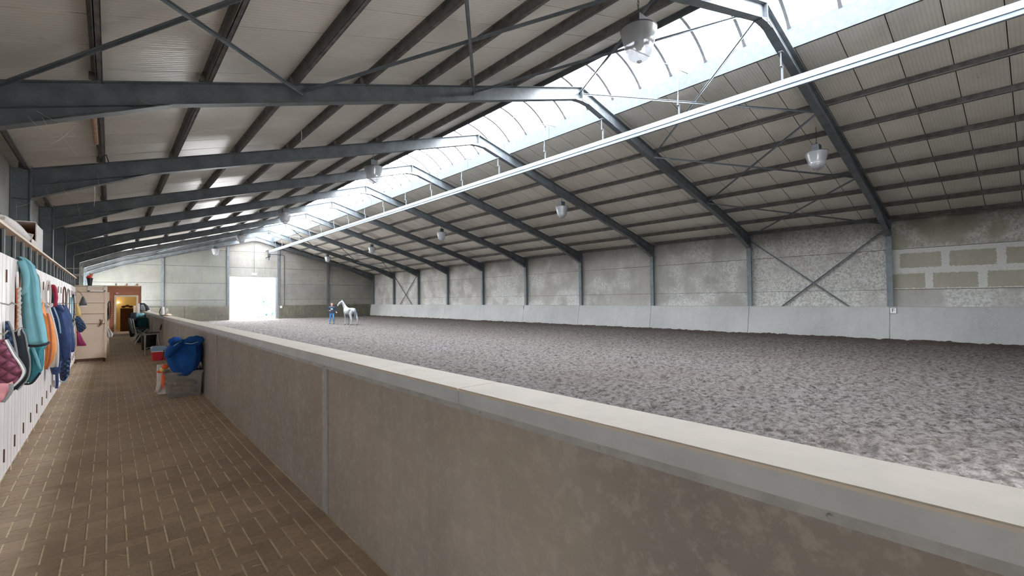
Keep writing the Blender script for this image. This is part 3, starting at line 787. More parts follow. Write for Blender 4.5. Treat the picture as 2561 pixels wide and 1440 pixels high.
# ------------------------------------------------------------------ overhead rail with hangers
RXL = 13.62
rail = thing('overhead_rail', 'bright galvanised overhead track hung below the ridge, running to the back wall', 'rail', (RXL, 28, 7.5))
mb = MB().box(RXL-.07, RXL+.07, YF+.1, YB-.9, 7.64, 7.80).box(RXL-.05, RXL-.035, YF+.1, YB-.9, 7.55, 7.64).box(RXL+.035, RXL+.05, YF+.1, YB-.9, 7.55, 7.64)
obj('track', mb, M['rail'], rail)
obj('runner', MB().box(RXL-.075, RXL+.02, YF+.1, YB-.9, 7.52, 7.55), M['rail'], rail)
for n in range(0, 10):
    yy = Yn(n) if n < 9 else YB-.95
    zt = rtop(RXL)-.42
    mb = MB().box(RXL-.10, RXL+.02, yy-.05, yy+.05, zt-.04, zt).bar((RXL-.07, yy, zt), (RXL-.07, yy, zt-.38), .03, .03).box(RXL-.09, RXL+.03, yy-.02, yy+.02, zt-.42, zt-.38).bar((RXL, yy, zt-.40), (RXL, yy, 7.80), .045, .045)
    obj('hanger', mb, M['galv'], rail)
    if n < 9:
        ym = yy+3.0
        if n == 8: ym = yy+2.4
        mb = MB().tube([(RX-HW+.02, ym, zc0+.02), (RX+HW-.02, ym, zc0+.36)], .012, 6).bar((RXL-.03, ym, zc0+.29), (RXL-.03, ym, 8.15), .02, .02)
        mb.tube([(RXL-.05, ym, 8.15), (RXL-.05, ym, 8.32), (RXL-.03, ym, 8.42)], .02, 6).box(RXL-.08, RXL+.05, ym-.02, ym+.02, 8.10, 8.15).bar((RXL+.02, ym, 8.12), (RXL+.02, ym, 7.8), .045, .045)
        obj('hanger', mb, M['galv'], rail)
bk = thing('rail_bracket', 'black steel bracket with motor at the far end of the overhead track', 'bracket', (13.6, YB-.6, 7))
obj('frame', MB().box(13.45, 13.52, YB-1.1, YB-.16, 7.75, 7.83).box(13.45, 13.52, YB-1.1, YB-1.03, 7.0, 7.83).box(13.45, 13.52, YB-1.1, YB-.16, 6.98, 7.05), M['black'], bk)
obj('motor', MB().lathe([(.12, 0), (.14, .05), (.14, .3), (.10, .36)], (13.62, YB-.9, 7.1), 14), M['dark'], bk)
obj('outlet', MB().lathe([(.05, 0), (.05, .35), (.16, .36), (.16, .40)], (13.62, YB-.9, 6.72), 12), M['black'], bk)
obj('water_pipe', MB().tube([(13.75, YB-.3, 7.45), (15.2, YB-.3, 7.45), (15.38, YB-.3, 7.38), (15.4, YB-.3, 7.2), (15.4, YB-.3, 1.56)], .045, 8), M['black'], label='black pipe from the rail bracket down the back wall', cat='pipe')
obj('hanging_rod', MB().tube([(12.24, YB-.35, 5.25), (12.24, YB-.35, 9.0)], .022, 6), M['dark'], label='thin dark rod hanging above the gateway', cat='rod')
obj('gate_sign', MB().bev(11.98, 12.5, YB-.37, YB-.34, 5.02, 5.22, .005), M['white'], label='small white plate above the open gateway', cat='sign')

# ------------------------------------------------------------------ hanging lamps
def make_lamp():
    t = thing('pendant_lamp', '', 'lamp', (0, 0, 0))
    hs = obj('housing', MB().bev(-.14, .14, -.11, .11, .0, .22, .03).box(-.10, .10, -.08, .08, -.05, 0).box(-.16, .16, -.05, .05, .05, .09), M['galv'], t)
    obj('ring', MB().lathe([(.335, -.075), (.352, -.07), (.352, -.05), (.30, -.045), (.12, -.02)], (0, 0, 0), 32), M['dark'], t)
    prof = [(.345, -.07), (.335, -.14), (.305, -.26), (.27, -.38), (.255, -.44), (.26, -.46), (.235, -.53), (.19, -.60), (.12, -.655), (.05, -.675)]
    mb = MB().lathe(prof, (0, 0, 0), 36, cap=False)
    mb.lathe([(.05, -.675), (.04, -.70), (.02, -.70)], (0, 0, 0), 16)
    obj('shade', mb, M['lamp'], t, smooth=True)
    obj('bulb', MB().lathe([(.04, -.05), (.05, -.15), (.09, -.26), (.09, -.36), (.05, -.44), (.01, -.46)], (0, 0, 0), 14), M['white'], t, smooth=True)
    ch = MB().tube([(0, 0, .20), (0, 0, .28)], .02, 6)
    z = .27
    for i in range(9):
        pts = [(math.cos(a)*.018*(i % 2), math.cos(a)*.018*((i+1) % 2), z+.045+math.sin(a)*.045) for a in [2*PI*k/8 for k in range(8)]]
        ch.tube(pts, .006, 5, closed=True); z += .075
    ch.tube([(.0, 0, .93), (0, 0, 1.12)], .012, 6)
    obj('chain', ch, M['dark'], t)
    return t
lamp = make_lamp()
spotsL = [(7.68, 5.0), (7.68, 16.95), (7.68, 29.0), (7.68, 41.0), (7.68, 52.6)]
spotsR = [(18.4, 5.0), (18.4, 16.95), (18.4, 29.0), (18.4, 41.0), (18.4, 52.6)]
first = True
for s, sp_ in (('left', spotsL), ('right', spotsR)):
    for i, (x, y) in enumerate(sp_):
        o = lamp if first else dup(lamp, (0, 0, 0))
        z = 7.24 if s == 'left' else (7.02 if i else 7.02)
        o.location = (x, y, z)
        first = False
        pl = ['nearest the camera', 'second down', 'third down', 'fourth down', 'farthest, by the back wall'][i]
        o['label'] = f'bell-shaped pendant lamp with clear ribbed shade, {s} row, {pl}'; o['group'] = f'pendant lamps, {s} row'

# ------------------------------------------------------------------ barrier between corridor and arena
BX = 1.56
br = thing('barrier_wall', 'low brown-grey concrete barrier between the paved corridor and the arena', 'wall', (1.6, 20, 0))
YE = 39.6
js = [YF]+[Yn(n) for n in range(0, 6)]+[YE]
for i in range(len(js)-1):
    a, b = js[i]+.012, js[i+1]-.012
    obj('panel', MB().bev(BX, BX+.10, a, b, -.05, 1.42, .006), M['barrier'], br)
for i in range(1, len(js)-1):
    yy = js[i]
    obj('joint_strip', MB().box(BX-.008, BX+.01, yy+.02, yy+.14 if i == 1 else yy+.05, 0, 1.40), M['chalk'], br)
    obj('post', MB().box(BX+.015, BX+.10, yy-.02, yy+.02, 0, 1.42), M['dark'], br)
cap = thing('barrier_cap', 'pale smooth capping along the top of the concrete barrier', 'capping', (1.64, 20, 1.4))
cj = [YF, 2.2, 8.2, 14.2, 20.2, 26.2, 32.2, YE]
for i in range(len(cj)-1):
    a, b = cj[i]+.004, cj[i+1]-.004
    obj('cap_board', MB().bev(1.496, 1.79, a, b, 1.486, 1.50, .004), M['cap'], cap)
    obj('fascia', MB().box(1.503, 1.52, a, b, 1.412, 1.486).box(1.77, 1.787, a, b, 1.38, 1.486), M['fascia'], cap)
obj('angle_strip', MB().box(1.508, 1.555, YF, YE, 1.378, 1.411), M['chalk'], cap)
btm = mesh_of(MB().lathe([(.008, 0), (.008, .005), (.005, .008)], (0, 0, 0), 8), M['chalk'], 'bolt')
y = -1.2
while y < 30:
    o = inst('bolt', btm, (1.508, y, 1.395), cap, (0, -PI/2, 0)); y += .8

# ------------------------------------------------------------------ letters
def text_mesh(txt, size):
    cu = bpy.data.curves.new('t', 'FONT'); cu.body = txt; cu.size = size; cu.extrude = .004; cu.align_x = 'CENTER'; cu.align_y = 'CENTER'
    o = bpy.data.objects.new('t', cu); C.objects.link(o)
    dg = bpy.context.evaluated_depsgraph_get(); me = bpy.data.meshes.new_from_object(o.evaluated_get(dg))
    bpy.data.objects.remove(o); return me
def letter_sign(ch, loc, rot, w_, h_, label):
    t = thing('letter_sign', label, 'sign', loc, group='arena letters')
    t.rotation_euler = rot
    b_ = bpy.data.objects.new('board', mesh_of(MB().bev(-w_/2, w_/2, -h_/2, h_/2, 0, .02, .004), M['white'], 'board')); link(b_, t)
    f_ = bpy.data.objects.new('frame', mesh_of(MB().box(-w_/2-.012, w_/2+.012, -h_/2-.012, -h_/2, 0, .026).box(-w_/2-.012, w_/2+.012, h_/2, h_/2+.012, 0, .026).box(-w_/2-.012, -w_/2, -h_/2, h_/2, 0, .026).box(w_/2, w_/2+.012, -h_/2, h_/2, 0, .026), M['dark'], 'frame')); link(f_, t)
    me = text_mesh(ch, h_*.95); me.materials.clear(); me.materials.append(M['black'])
    l_ = bpy.data.objects.new('letter', me); l_.location = (0, 0, .022); link(l_, t)
RW = (PI/2, 0, -PI/2)
letter_sign('F', (26.085, 4.33, 1.31), RW, .22, .24, 'white board with black letter F on the right kickboard')
letter_sign('B', (26.085, 28.62, 1.31), RW, .22, .26, 'small white board with letter B on the right kickboard')
letter_sign('C', (15.05, YB-.31, 1.36), (PI/2, 0, 0), .24, .26, 'small white board with letter C right of the gateway')

# ------------------------------------------------------------------ lockers along the left wall
LX = -.87
def make_locker():
    t = thing('locker', '', 'locker', (0, 0, 0))
    w_ = .75
    obj('carcass', MB().box(-.62, -.03, -w_/2+.01, -w_/2+.03, .1, 2.52).box(-.62, -.03, w_/2-.03, w_/2-.01, .1, 2.52).box(-.62, -.6, -w_/2+.01, w_/2-.01, .1, 2.52).box(-.62, -.03, -w_/2+.01, w_/2-.01, .1, .12).box(-.62, -.03, -w_/2+.01, w_/2-.01, 2.5, 2.52), M['wood_pale'], t)
    d = obj('door', MB().bev(-.028, .0, -w_/2+.008, w_/2-.008, .12, 2.555, .003), M['door'], t)
    g = MB()
    for yy in (-.125, .125): g.box(-.002, .003, yy-.004, yy+.004, .13, 2.54)
    obj('cover_strip', g, M['door'], d)
    for zz in (.28, 2.25): obj('hinge', MB().box(0, .012, w_/2-.03, w_/2-.008, zz, zz+.14), M['leather'], d)
    obj('upright', MB().box(-.22, -.02, w_/2-.035, w_/2-.02, 2.55, 2.84).box(-.03, -.01, w_/2-.06, w_/2-.01, 2.45, 2.84), M['steel_lt'], t)
    obj('leg', MB().box(-.10, -.02, w_/2-.05, w_/2-.01, 0, .10), M['wood_pale'], t)
    obj('hook', MB().tube([(0, .06, 2.02), (.06, .06, 2.0), (.085, .06, 2.03)], .008, 6), M['chrome'], t)
    obj('hook', MB().tube([(0, -.2, 1.72), (.06, -.2, 1.70), (.085, -.2, 1.74)], .008, 6), M['chrome'], t)
    return t
lk = make_locker(); k = 0; y = 4.9
ys_l = []
while y < 21.2: ys_l.append(y); y += .75
for i, yy in enumerate(ys_l):
    o = lk if i == 0 else dup(lk, (LX, yy, 0))
    o.location = (LX, yy, 0)
    j = len(ys_l)-1-i
    o['label'] = 'whitewashed tall wooden locker, ' + ('last before the open beige door' if j == 0 else f'{ORD[j]} one before the open beige door')
    o['group'] = 'lockers along the left wall'
tb = MB().box(LX-.66, LX+.02, 4.5, 21.25, 2.845, 2.875)
obj('top_shelf', tb, M['wood_pale'], label='long weathered plank shelf on steel uprights over the lockers', cat='shelf')
# ------------------------------------------------------------------ things hanging on the lockers
def drape(name, mat, y0, rows, th, parent=None, folds=4, amp=.10, seed=0, wob=.02, **kw):
    """soft hanging body: each row (xa, xb, z) is a flattened ring, th deep along the corridor"""
    r = random.Random(seed); mb = MB(); N = 36; ph = r.random()*6
    rows = [(a, b, z) for a, b, z in rows]
    # refine rows
    rr = []
    for i in range(len(rows)-1):
        for t in (0, .5):
            rr.append(tuple(rows[i][k]*(1-t)+rows[i+1][k]*t for k in range(3)))
    rr.append(rows[-1]); n = len(rr)
    for i, (a, b, z) in enumerate(rr):
        t = i/(n-1); tk = th*(.55+.45*math.sin(PI*min(1, .12+t*.8)))
        if i in (0, n-1): tk *= .6
        cx = (a+b)/2; hw = max(.012, (b-a)/2)
        for k in range(N):
            an = 2*PI*k/N
            m_ = 1+amp*math.sin(folds*an+ph+t*1.2)+amp*.6*math.sin((2*folds+1)*an+ph*2-t*2.1)
            ex = .7
            cxx = math.copysign(abs(math.cos(an))**ex, math.cos(an)); sy = math.copysign(abs(math.sin(an))**ex, math.sin(an))
            mb.v.append((cx+hw*cxx*m_, y0+tk*sy*m_+wob*math.sin(t*5+ph), z+.01*math.sin(an*3+ph)))
    for i in range(n-1):
        for k in range(N):
            mb.f.append((i*N+k, i*N+(k+1) % N, (i+1)*N+(k+1) % N, (i+1)*N+k)); mb.mi.append(0)
    mb.f.append(tuple(range(N))[::-1]); mb.f.append(tuple((n-1)*N+k for k in range(N))); mb.mi += [0, 0]
    return obj(name, mb, M[mat] if isinstance(mat, str) else mat, parent, smooth=True, **kw)
def hang(name, label, cat, mat, y0, rows, th, extras=(), **kw):
    zs = rows[-1][2]
    t = thing(name, label, cat, ((rows[0][0]+rows[0][1])/2, y0, zs), group=None)
    drape('cloth', mat, y0, rows, th, t, **kw)
    for (n2, m2, pts, r_) in extras: obj(n2, MB().tube(*(resamp(pts, [r_]*len(pts), 4) if len(pts) > 2 else (pts, r_)), 8), M[m2], t, smooth=True)
    return t
E_ = lambda rows, y, d=.0: [(b+d, y, z) for a, b, z in rows]
A = [(-.91, -.80, 1.65), (-.91, -.77, 1.57), (-.91, -.74, 1.49), (-.91, -.71, 1.43), (-.91, -.68, 1.36), (-.90, -.67, 1.31), (-.89, -.69, 1.25), (-.88, -.74, 1.18), (-.88, -.80, 1.13), (-.87, -.82, 1.10)]
A = [(max(a, -.855), b, z) for a, b, z in A]
hang('saddle_pad', 'mauve quilted saddle pad with grey and white piping on the nearest locker', 'saddle pad', 'purple_q', 6.9, A, .10,
     [('piping', 'white', E_(A, 6.86, .006), .010), ('binding', 'grey', E_(A, 6.93, .004), .016)], folds=2, amp=.04)
B = [(-.855, -.83, 1.82), (-.855, -.80, 1.71), (-.855, -.78, 1.58), (-.855, -.765, 1.46), (-.855, -.765, 1.38)]
hang('saddle_pad', 'navy quilted saddle pad hanging behind the mauve pad', 'saddle pad', 'navy_q', 7.4, B, .09, [('piping', 'grey', E_(B, 7.34, .004), .010)], folds=2, amp=.04)
Cc = [(-.845, -.785, 1.70), (-.855, -.76, 1.63), (-.855, -.74, 1.48), (-.855, -.72, 1.35), (-.855, -.72, 1.20), (-.855, -.74, 1.11), (-.855, -.79, 1.04), (-.855, -.82, 1.0)]
hang('saddle_pad', 'plain black saddle pad with grey binding below a white rope', 'saddle pad', 'blackcloth', 8.0, Cc, .11, [('binding', 'grey', E_(Cc, 7.93, .004), .008)], folds=2, amp=.04)
D = [(-.90, -.83, 2.60), (-.855, -.79, 2.56), (-.855, -.75, 2.50), (-.85, -.715, 2.32), (-.85, -.70, 2.11), (-.84, -.68, 1.90), (-.82, -.645, 1.70), (-.80, -.625, 1.54), (-.79, -.615, 1.48)]
t = hang('fleece_rug', 'light teal fleece horse rug with black hem draped over a locker top', 'rug', 'teal', 8.55, D, .17,
     [('hem', 'blackcloth', [(-.79, 8.42, 1.485), (-.70, 8.38, 1.475), (-.62, 8.42, 1.49), (-.605, 8.55, 1.50), (-.63, 8.68, 1.49)], .016),
      ('rolled_collar', 'teal', [(-.84, 8.30, 2.54), (-.80, 8.28, 2.42), (-.79, 8.27, 2.30), (-.80, 8.28, 2.20), (-.84, 8.32, 2.14)], .035)], folds=6, amp=.13, seed=2)
E2 = [(-.80, -.64, 1.46), (-.80, -.675, 1.38), (-.80, -.675, 1.21), (-.80, -.685, 1.11), (-.81, -.72, 1.04), (-.82, -.77, .97)]
hang('rug', 'dark teal rug with a light blue stripe hanging under the light teal fleece', 'rug', 'teal_d', 8.85, E2, .16,
     [('trim_strip', 'teal', [(-.76, 8.68, 1.44), (-.72, 8.66, 1.30), (-.69, 8.69, 1.15)], .016), ('hem', 'blackcloth', [(-.83, 8.74, .965), (-.76, 8.68, .98), (-.69, 8.72, 1.10)], .012)], folds=5, amp=.12, seed=3)
Fo = [(-.855, -.835, 2.12), (-.85, -.79, 2.01), (-.83, -.77, 1.88), (-.81, -.715, 1.81), (-.79, -.675, 1.66), (-.76, -.645, 1.44), (-.75, -.645, 1.25), (-.76, -.675, 1.10), (-.77, -.73, .99)]
hang('stable_rug', 'orange quilted stable rug with dark trim hanging beside the teal rug', 'rug', 'orange', 10.3, Fo, .17,
     [('trim_strip', 'rust', [(-.73, 10.12, 1.86), (-.70, 10.11, 1.66), (-.685, 10.11, 1.4), (-.70, 10.12, 1.15), (-.74, 10.16, 1.0)], .014)], folds=5, amp=.12, seed=4)
G = [(-.80, -.755, 1.94), (-.79, -.71, 1.74), (-.76, -.655, 1.40), (-.74, -.645, 1.12), (-.75, -.655, .96)]
hang('cotton_rug', 'off-white cotton rug with white edge just behind the orange rug', 'rug', 'offwhite', 10.85, G, .13, [('piping', 'white', E_(G, 10.74, .004), .010)], folds=5, amp=.1, seed=5)
Hh = [(-.83, -.745, 2.34), (-.81, -.72, 2.28), (-.79, -.705, 2.11), (-.78, -.72, 1.96)]
hang('head_collar', 'crimson padded bandage bundle hanging above the navy jacket', 'bandage', 'crimson', 11.6, Hh, .12, [('strap', 'blackcloth', [(-.80, 11.48, 2.3), (-.765, 11.46, 2.1), (-.77, 11.47, 1.97)], .02)], folds=3, amp=.1, seed=6)
I = [(-.855, -.74, 1.98), (-.855, -.655, 1.85), (-.84, -.625, 1.69), (-.78, -.575, 1.38), (-.75, -.565, 1.14), (-.71, -.585, .99), (-.68, -.61, .92)]
hang('turnout_rug', 'large navy blue rug with loose straps in the middle of the locker row', 'rug', 'navy', 12.4, I, .22,
     [('strap', 'litblue', [(-.80, 12.2, 1.95), (-.73, 12.17, 1.7), (-.70, 12.16, 1.45)], .012), ('collar', 'navy', [(-.82, 12.25, 1.99), (-.74, 12.2, 1.96), (-.67, 12.25, 1.86)], .03)], folds=6, amp=.13, seed=7)
Jj = [(-.855, -.74, 1.98), (-.83, -.655, 1.73), (-.78, -.615, 1.37), (-.75, -.585, 1.10), (-.72, -.595, .94)]
hang('turnout_rug', 'navy rug edged with pale grey piping behind the large navy rug', 'rug', 'navy', 14.2, Jj, .2,
     [('piping', 'grey', [(-.80, 13.98, 1.97), (-.735, 13.96, 1.8), (-.70, 13.96, 1.6), (-.665, 13.96, 1.45), (-.655, 13.97, 1.38), (-.68, 13.98, 1.44)], .014)], folds=5, amp=.1, seed=8)
Kk = [(-.79, -.60, 1.02), (-.77, -.61, .77), (-.76, -.62, .54), (-.75, -.67, .44)]
hang('quilted_rug', 'navy diamond-quilted rug hanging lowest, almost to the floor', 'rug', 'navy_q', 13.2, Kk, .18, [('binding', 'litblue', [(-.77, 13.02, .46), (-.69, 12.99, .43), (-.63, 13.03, .52)], .010)], folds=3, amp=.06, seed=9)
L = [(-.80, -.66, .95), (-.80, -.67, .84), (-.78, -.69, .74)]
hang('stable_bag', 'small navy bag with one strap dangling below the orange rug', 'bag', 'navy', 11.75, L, .13, [('strap', 'navy', [(-.71, 11.60, .78), (-.705, 11.59, .62), (-.71, 11.6, .50)], .022)], folds=3, seed=10)
Mm = [(-.80, -.74, 1.08), (-.80, -.65, .82), (-.80, -.57, .64)]
hang('fabric_bag', 'magenta cloth bag against the beige door, under the navy cushion', 'bag', 'magenta', 20.5, Mm, .14, [('handle', 'magenta', [(-.80, 20.4, 1.05), (-.79, 20.4, 1.2), (-.81, 20.4, 1.22)], .012)], folds=4, seed=11)
Nn = [(-.82, -.74, 1.60), (-.83, -.63, 1.42), (-.80, -.56, 1.23), (-.76, -.66, 1.10)]
hang('cushion_pad', 'plump navy quilted pad sticking out before the beige door', 'saddle pad', 'navy_q', 20.2, Nn, .16, [('strap', 'grey', [(-.82, 20.05, 1.62), (-.83, 20.05, 1.75)], .01)], folds=2, amp=.03, seed=12)
Oo = [(-.84, -.80, 2.03), (-.84, -.755, 1.86), (-.83, -.715, 1.58)]
hang('hanging_cloth', 'pale yellow cloth above the navy quilted pad', 'cloth', 'yellow', 20.8, Oo, .12, [('hem', 'yellow', [(-.82, 20.7, 1.58), (-.72, 20.7, 1.59)], .01)], folds=4, seed=13)
Tt = [(-.85, -.70, 1.26), (-.85, -.70, 1.20), (-.85, -.72, 1.15), (-.84, -.75, 1.10)]
hang('saddle_pad', 'pink saddle pad peeping out below the mauve pad', 'saddle pad', 'pink', 6.45, Tt, .09, [('binding', 'grey', E_(Tt, 6.38, .004), .016)], folds=2, amp=.05, seed=14)
U = [(-.865, -.845, 2.35), (-.865, -.835, 2.11), (-.86, -.825, 1.86), (-.86, -.835, 1.69)]
hang('bandage', 'rust-orange bandages hanging left of the light teal fleece', 'bandage', 'rust', 8.22, U, .08, [('strap', 'white', [(-.85, 8.12, 2.4), (-.845, 8.12, 2.2)], .012)], folds=2, seed=15)
# halters and ropes on the far lockers
def halter(x, y, z, h, label, mat='grey', mat2='rope', seed=0):
    r = random.Random(seed)
    t = thing('halter', label, 'halter', (x, y, z-h))
    obj('strap', MB().tube([(x+.02*math.cos(a), y+.09*math.cos(a+.5), z-h*.35+h*.33*math.sin(a)) for a in [2*PI*k/28 for k in range(28)]], .013, 8, closed=True), M[mat], t, smooth=True)
    obj('noseband', MB().tube([(x+.05*math.sin(a), y+.07*math.cos(a), z-h*.62+.03*math.sin(2*a)) for a in [2*PI*k/12 for k in range(12)]], .012, 6, closed=True), M[mat], t, smooth=True)
    obj('lead_rope', MB().tube([(x+.02+.015*math.sin(k*1.3+seed), y+.03*math.cos(k+seed), z-h*.6-h*.4*k/7) for k in range(8)], .012, 6), M[mat2], t, smooth=True)
    obj('ring', MB().tube([(x+.03, y+.025*math.cos(a), z-h*.62+.025*math.sin(a)) for a in [2*PI*k/10 for k in range(10)]], .006, 5, closed=True), M['chrome'], t)
halter(-.80, 9.55, 2.45, .75, 'grey webbing halter between the teal and the orange rug')
halter(-.80, 11.2, 2.42, .70, 'pale rope halter just left of the crimson bundle', 'offwhite', 'rope', 1)
halter(-.81, 15.1, 2.42, .9, 'dark leather halter above the piped navy rug', 'leather', 'rope', 2)
halter(-.80, 16.2, 2.40, 1.1, 'grey halter with long lead rope after the navy rugs', 'grey', 'litblue', 3)
halter(-.80, 17.2, 2.2, 1.3, 'teal halter and long pale ropes on the lockers near the beige door', 'teal', 'offwhite', 4)
halter(-.80, 18.2, 2.3, 1.2, 'black halter hanging nearest before the beige door', 'blackcloth', 'grey', 5)
tr = thing('rope', 'white twisted rope with metal snap above the black pad', 'rope', (-.80, 7.85, 1.65))
obj('cord', MB().tube([(-.80+.004*math.sin(k*.9), 7.85+.004*math.cos(k*.9), 2.2-.5*k/64) for k in range(65)], .013, 8), M['rope'], tr, smooth=True)
obj('snap', MB().tube([(-.80, 7.85+.02*math.cos(a), 1.67+.03*math.sin(a)) for a in [2*PI*k/8 for k in range(8)]], .010, 6, closed=True), M['chrome'], tr)
cl = thing('hanging_hat', 'dark bell-shaped cap with pale rim hanging on the beige door end', 'cap', (-.66, 20.3, 1.95))
obj('crown', MB().lathe([(.10, -.0), (.085, .10), (.05, .22), (.02, .30)], (-.66, 20.3, 1.93), 16), M['dark'], cl, smooth=True)
obj('rim', MB().lathe([(.105, -.02), (.115, 0), (.10, .015)], (-.66, 20.3, 1.93), 16), M['offwhite'], cl)
obj('strap', MB().tube([(-.66, 20.3, 2.22), (-.72, 20.3, 2.35), (-.80, 20.35, 2.42)], .008, 6), M['leather'], cl)

# on top of the lockers
ct = thing('carton', 'torn white printed carton with a brown inside on top of the lockers', 'box', (-1.05, 10.3, 2.875))
cb = MB(); x0, x1, y0, y1, z0, z1 = -1.35, -.86, 9.6, 11.0, 2.877, 3.25
cb.box(x0, x0+.012, y0, y1, z0, z1).box(x1-.012, x1, y0+.5, y1, z0, z1).box(x1-.012, x1, y0, y0+.5, z0, z0+.08).box(x0, x1, y1-.012, y1, z0, z1).box(x0, x1, y0+.35, y1, z1-.012, z1).box(x0, x1, y0, y1, z0, z0+.012)
obj('shell', cb, M['carton'], ct)
obj('lining', MB().box(x0+.014, x0+.02, y0+.1, y1-.02, z0+.014, z1-.02).box(x0+.02, x1-.02, y1-.03, y1-.016, z0+.014, z1-.02), M['brownb'], ct)
obj('torn_flap', MB().add([(x0, y0, z0+.08), (x1, y0, z0+.08), (x1+.02, y0-.02, z0+.14), (x0+.2, y0-.03, z0+.22), (x0, y0, z1), (x0+.01, y0+.012, z1), (x0+.01, y0+.012, z0+.08)], [(0, 1, 2, 3), (0, 3, 4), (0, 4, 5, 6)]), M['carton'], ct)
sk = thing('feed_sack', 'long white printed paper sack lying on the nearest locker top', 'sack', (-1.0, 8.5, 2.875))
mb = MB()
for i in range(9):
    yy = 7.5+2.0*i/8; hgt = .17*(.75+.25*math.sin(PI*i/8)); wd = .20
    for k in range(12):
        a = 2*PI*k/12; mb.v.append((-1.06+wd*math.copysign(abs(math.cos(a))**.6, math.cos(a)), yy, 2.88+hgt/2+hgt/2*math.copysign(abs(math.sin(a))**.6, math.sin(a))))
for i in range(8):
    for k in range(12): mb.f.append((i*12+k, i*12+(k+1) % 12, (i+1)*12+(k+1) % 12, (i+1)*12+k)); mb.mi.append(0)
mb.f.append(tuple(range(12))); mb.f.append(tuple(96+k for k in range(12))[::-1]); mb.mi += [0, 0]
obj('paper', mb, M['carton'], sk, smooth=True)
obj('seam', MB().box(-1.24, -.88, 7.47, 7.51, 2.94, 2.97), M['rope'], sk)
cg = thing('wire_crate', 'open grey metal crate on the lockers at the far end', 'crate', (-.78, 19.6, 2.875))
for nm_, pts in (('post', [(-.68, 19.2, 2.88), (-.68, 19.2, 3.12)]), ('post', [(-.68, 20.1, 2.88), (-.68, 20.1, 3.12)]), ('post', [(-1.1, 20.1, 2.88), (-1.1, 20.1, 3.12)]), ('top_rail', [(-.68, 19.2, 3.12), (-.68, 20.1, 3.12), (-1.1, 20.1, 3.12)]), ('base_rail', [(-1.1, 19.2, 2.89), (-.68, 19.2, 2.89), (-.68, 20.1, 2.89), (-1.1, 20.1, 2.89)])):
    obj(nm_, MB().tube(pts, .016, 6), M['chrome'], cg)
pt = thing('flower_pot', 'black plastic pot holding red and terracotta things on top of the beige door', 'pot', (-.53, 21.5, 2.62))
obj('body', MB().lathe([(.055, 0), (.085, .24), (.095, .24), (.095, .26)], (-.53, 21.5, 2.62), 16), M['black'], pt)
obj('red_ball', MB().lathe([(.01, .22), (.07, .25), (.08, .30), (.05, .34), (.01, .35)], (-.55, 21.5, 2.62), 12), M['red'], pt, smooth=True)
obj('clay_pot', MB().lathe([(.03, .30), (.05, .40), (.055, .42)], (-.50, 21.5, 2.62), 12), M['terracotta'], pt)

# open beige door across the corridor
bd = thing('open_door', 'beige boarded stable door standing open across the corridor', 'door', (-.5, 21.4, 0))
xa, xb = -.90, -.12; zz = [.14, 1.32, 1.66, 2.03, 2.40, 2.60]
for i in range(5):
    obj('board', MB().add([(xa, 21.36-.012*(i > 0), zz[i]), (xb, 21.36-.012*(i > 0), zz[i]), (xb, 21.375, zz[i+1]-.012), (xa, 21.375, zz[i+1]-.012),
        (xa, 21.41, zz[i]), (xb, 21.41, zz[i]), (xb, 21.41, zz[i+1]-.012), (xa, 21.41, zz[i+1]-.012)], [(0, 1, 2, 3), (7, 6, 5, 4), (0, 4, 5, 1), (1, 5, 6, 2), (2, 6, 7, 3), (3, 7, 4, 0)]), M['wood_pale'], bd)
obj('backing', MB().box(xa, xb, 21.41, 21.43, .14, 2.6), M['leather'], bd)
obj('edge_post', MB().bev(xb-.02, xb+.045, 21.34, 21.44, .12, 2.60, .006), M['wood_pale'], bd)
obj('foot_rail', MB().box(xa, xb, 21.38, 21.43, .04, .13), M['leather'], bd)
obj('foot', MB().box(xa, xa+.06, 21.36, 21.44, 0, .12).box(xb-.05, xb+.01, 21.38, 21.43, 0, .12), M['leather'], bd)
obj('latch_tuft', MB().tube([(-.26, 21.33, 1.45), (-.23, 21.31, 1.36), (-.27, 21.32, 1.25)], .02, 6).tube([(-.20, 21.33, 1.44), (-.21, 21.31, 1.3), (-.30, 21.31, 1.2)], .012, 5), M['leather'], bd, label='bunch of brown twine on the door latch')
fr = thing('picture_frame', 'small white empty frame hung at the top of the beige door', 'frame', (-.36, 21.33, 2.42))
for a_, b_, c_, d_ in ((-.58, -.53, 2.42, 2.60), (-.17, -.12, 2.42, 2.60), (-.58, -.12, 2.42, 2.46), (-.58, -.12, 2.575, 2.60)):
    obj('rail', MB().bev(a_, b_, 21.31, 21.345, c_, d_, .006), M['white'], fr)
bg2 = thing('plastic_bag', 'crumpled pale plastic bag hanging behind the beige door', 'bag', (-.02, 22.6, .8))
drape('bag', 'offwhite', 22.6, [(-.10, -.05, 1.15), (-.10, .02, 1.0), (-.08, .08, .85), (-.04, .05, .74)], .07, bg2, folds=5, amp=.2)
obj('handle', MB().tube([(-.09, 22.6, 1.12), (-.10, 22.6, 1.3)], .008, 5), M['offwhite'], bg2)
# lockers' far continuation: board with hung bridles
bb = thing('bridle_board', 'pale upright board with bridles hung on it, behind the beige door', 'board', (-.3, 24.5, 0))
obj('plank', MB().bev(-.90, -.02, 24.48, 24.54, 0, 2.45, .01), M['wood_pale'], bb)
for i in range(4):
    x = -.02-.05*i
    obj('bridle', MB().tube([(x+.04*math.cos(a), 24.44, 1.75-.1*i+.35*math.sin(a)) for a in [2*PI*k/12 for k in range(12)]], .014, 6, closed=True), M['leather' if i % 2 else 'blackcloth'], bb)

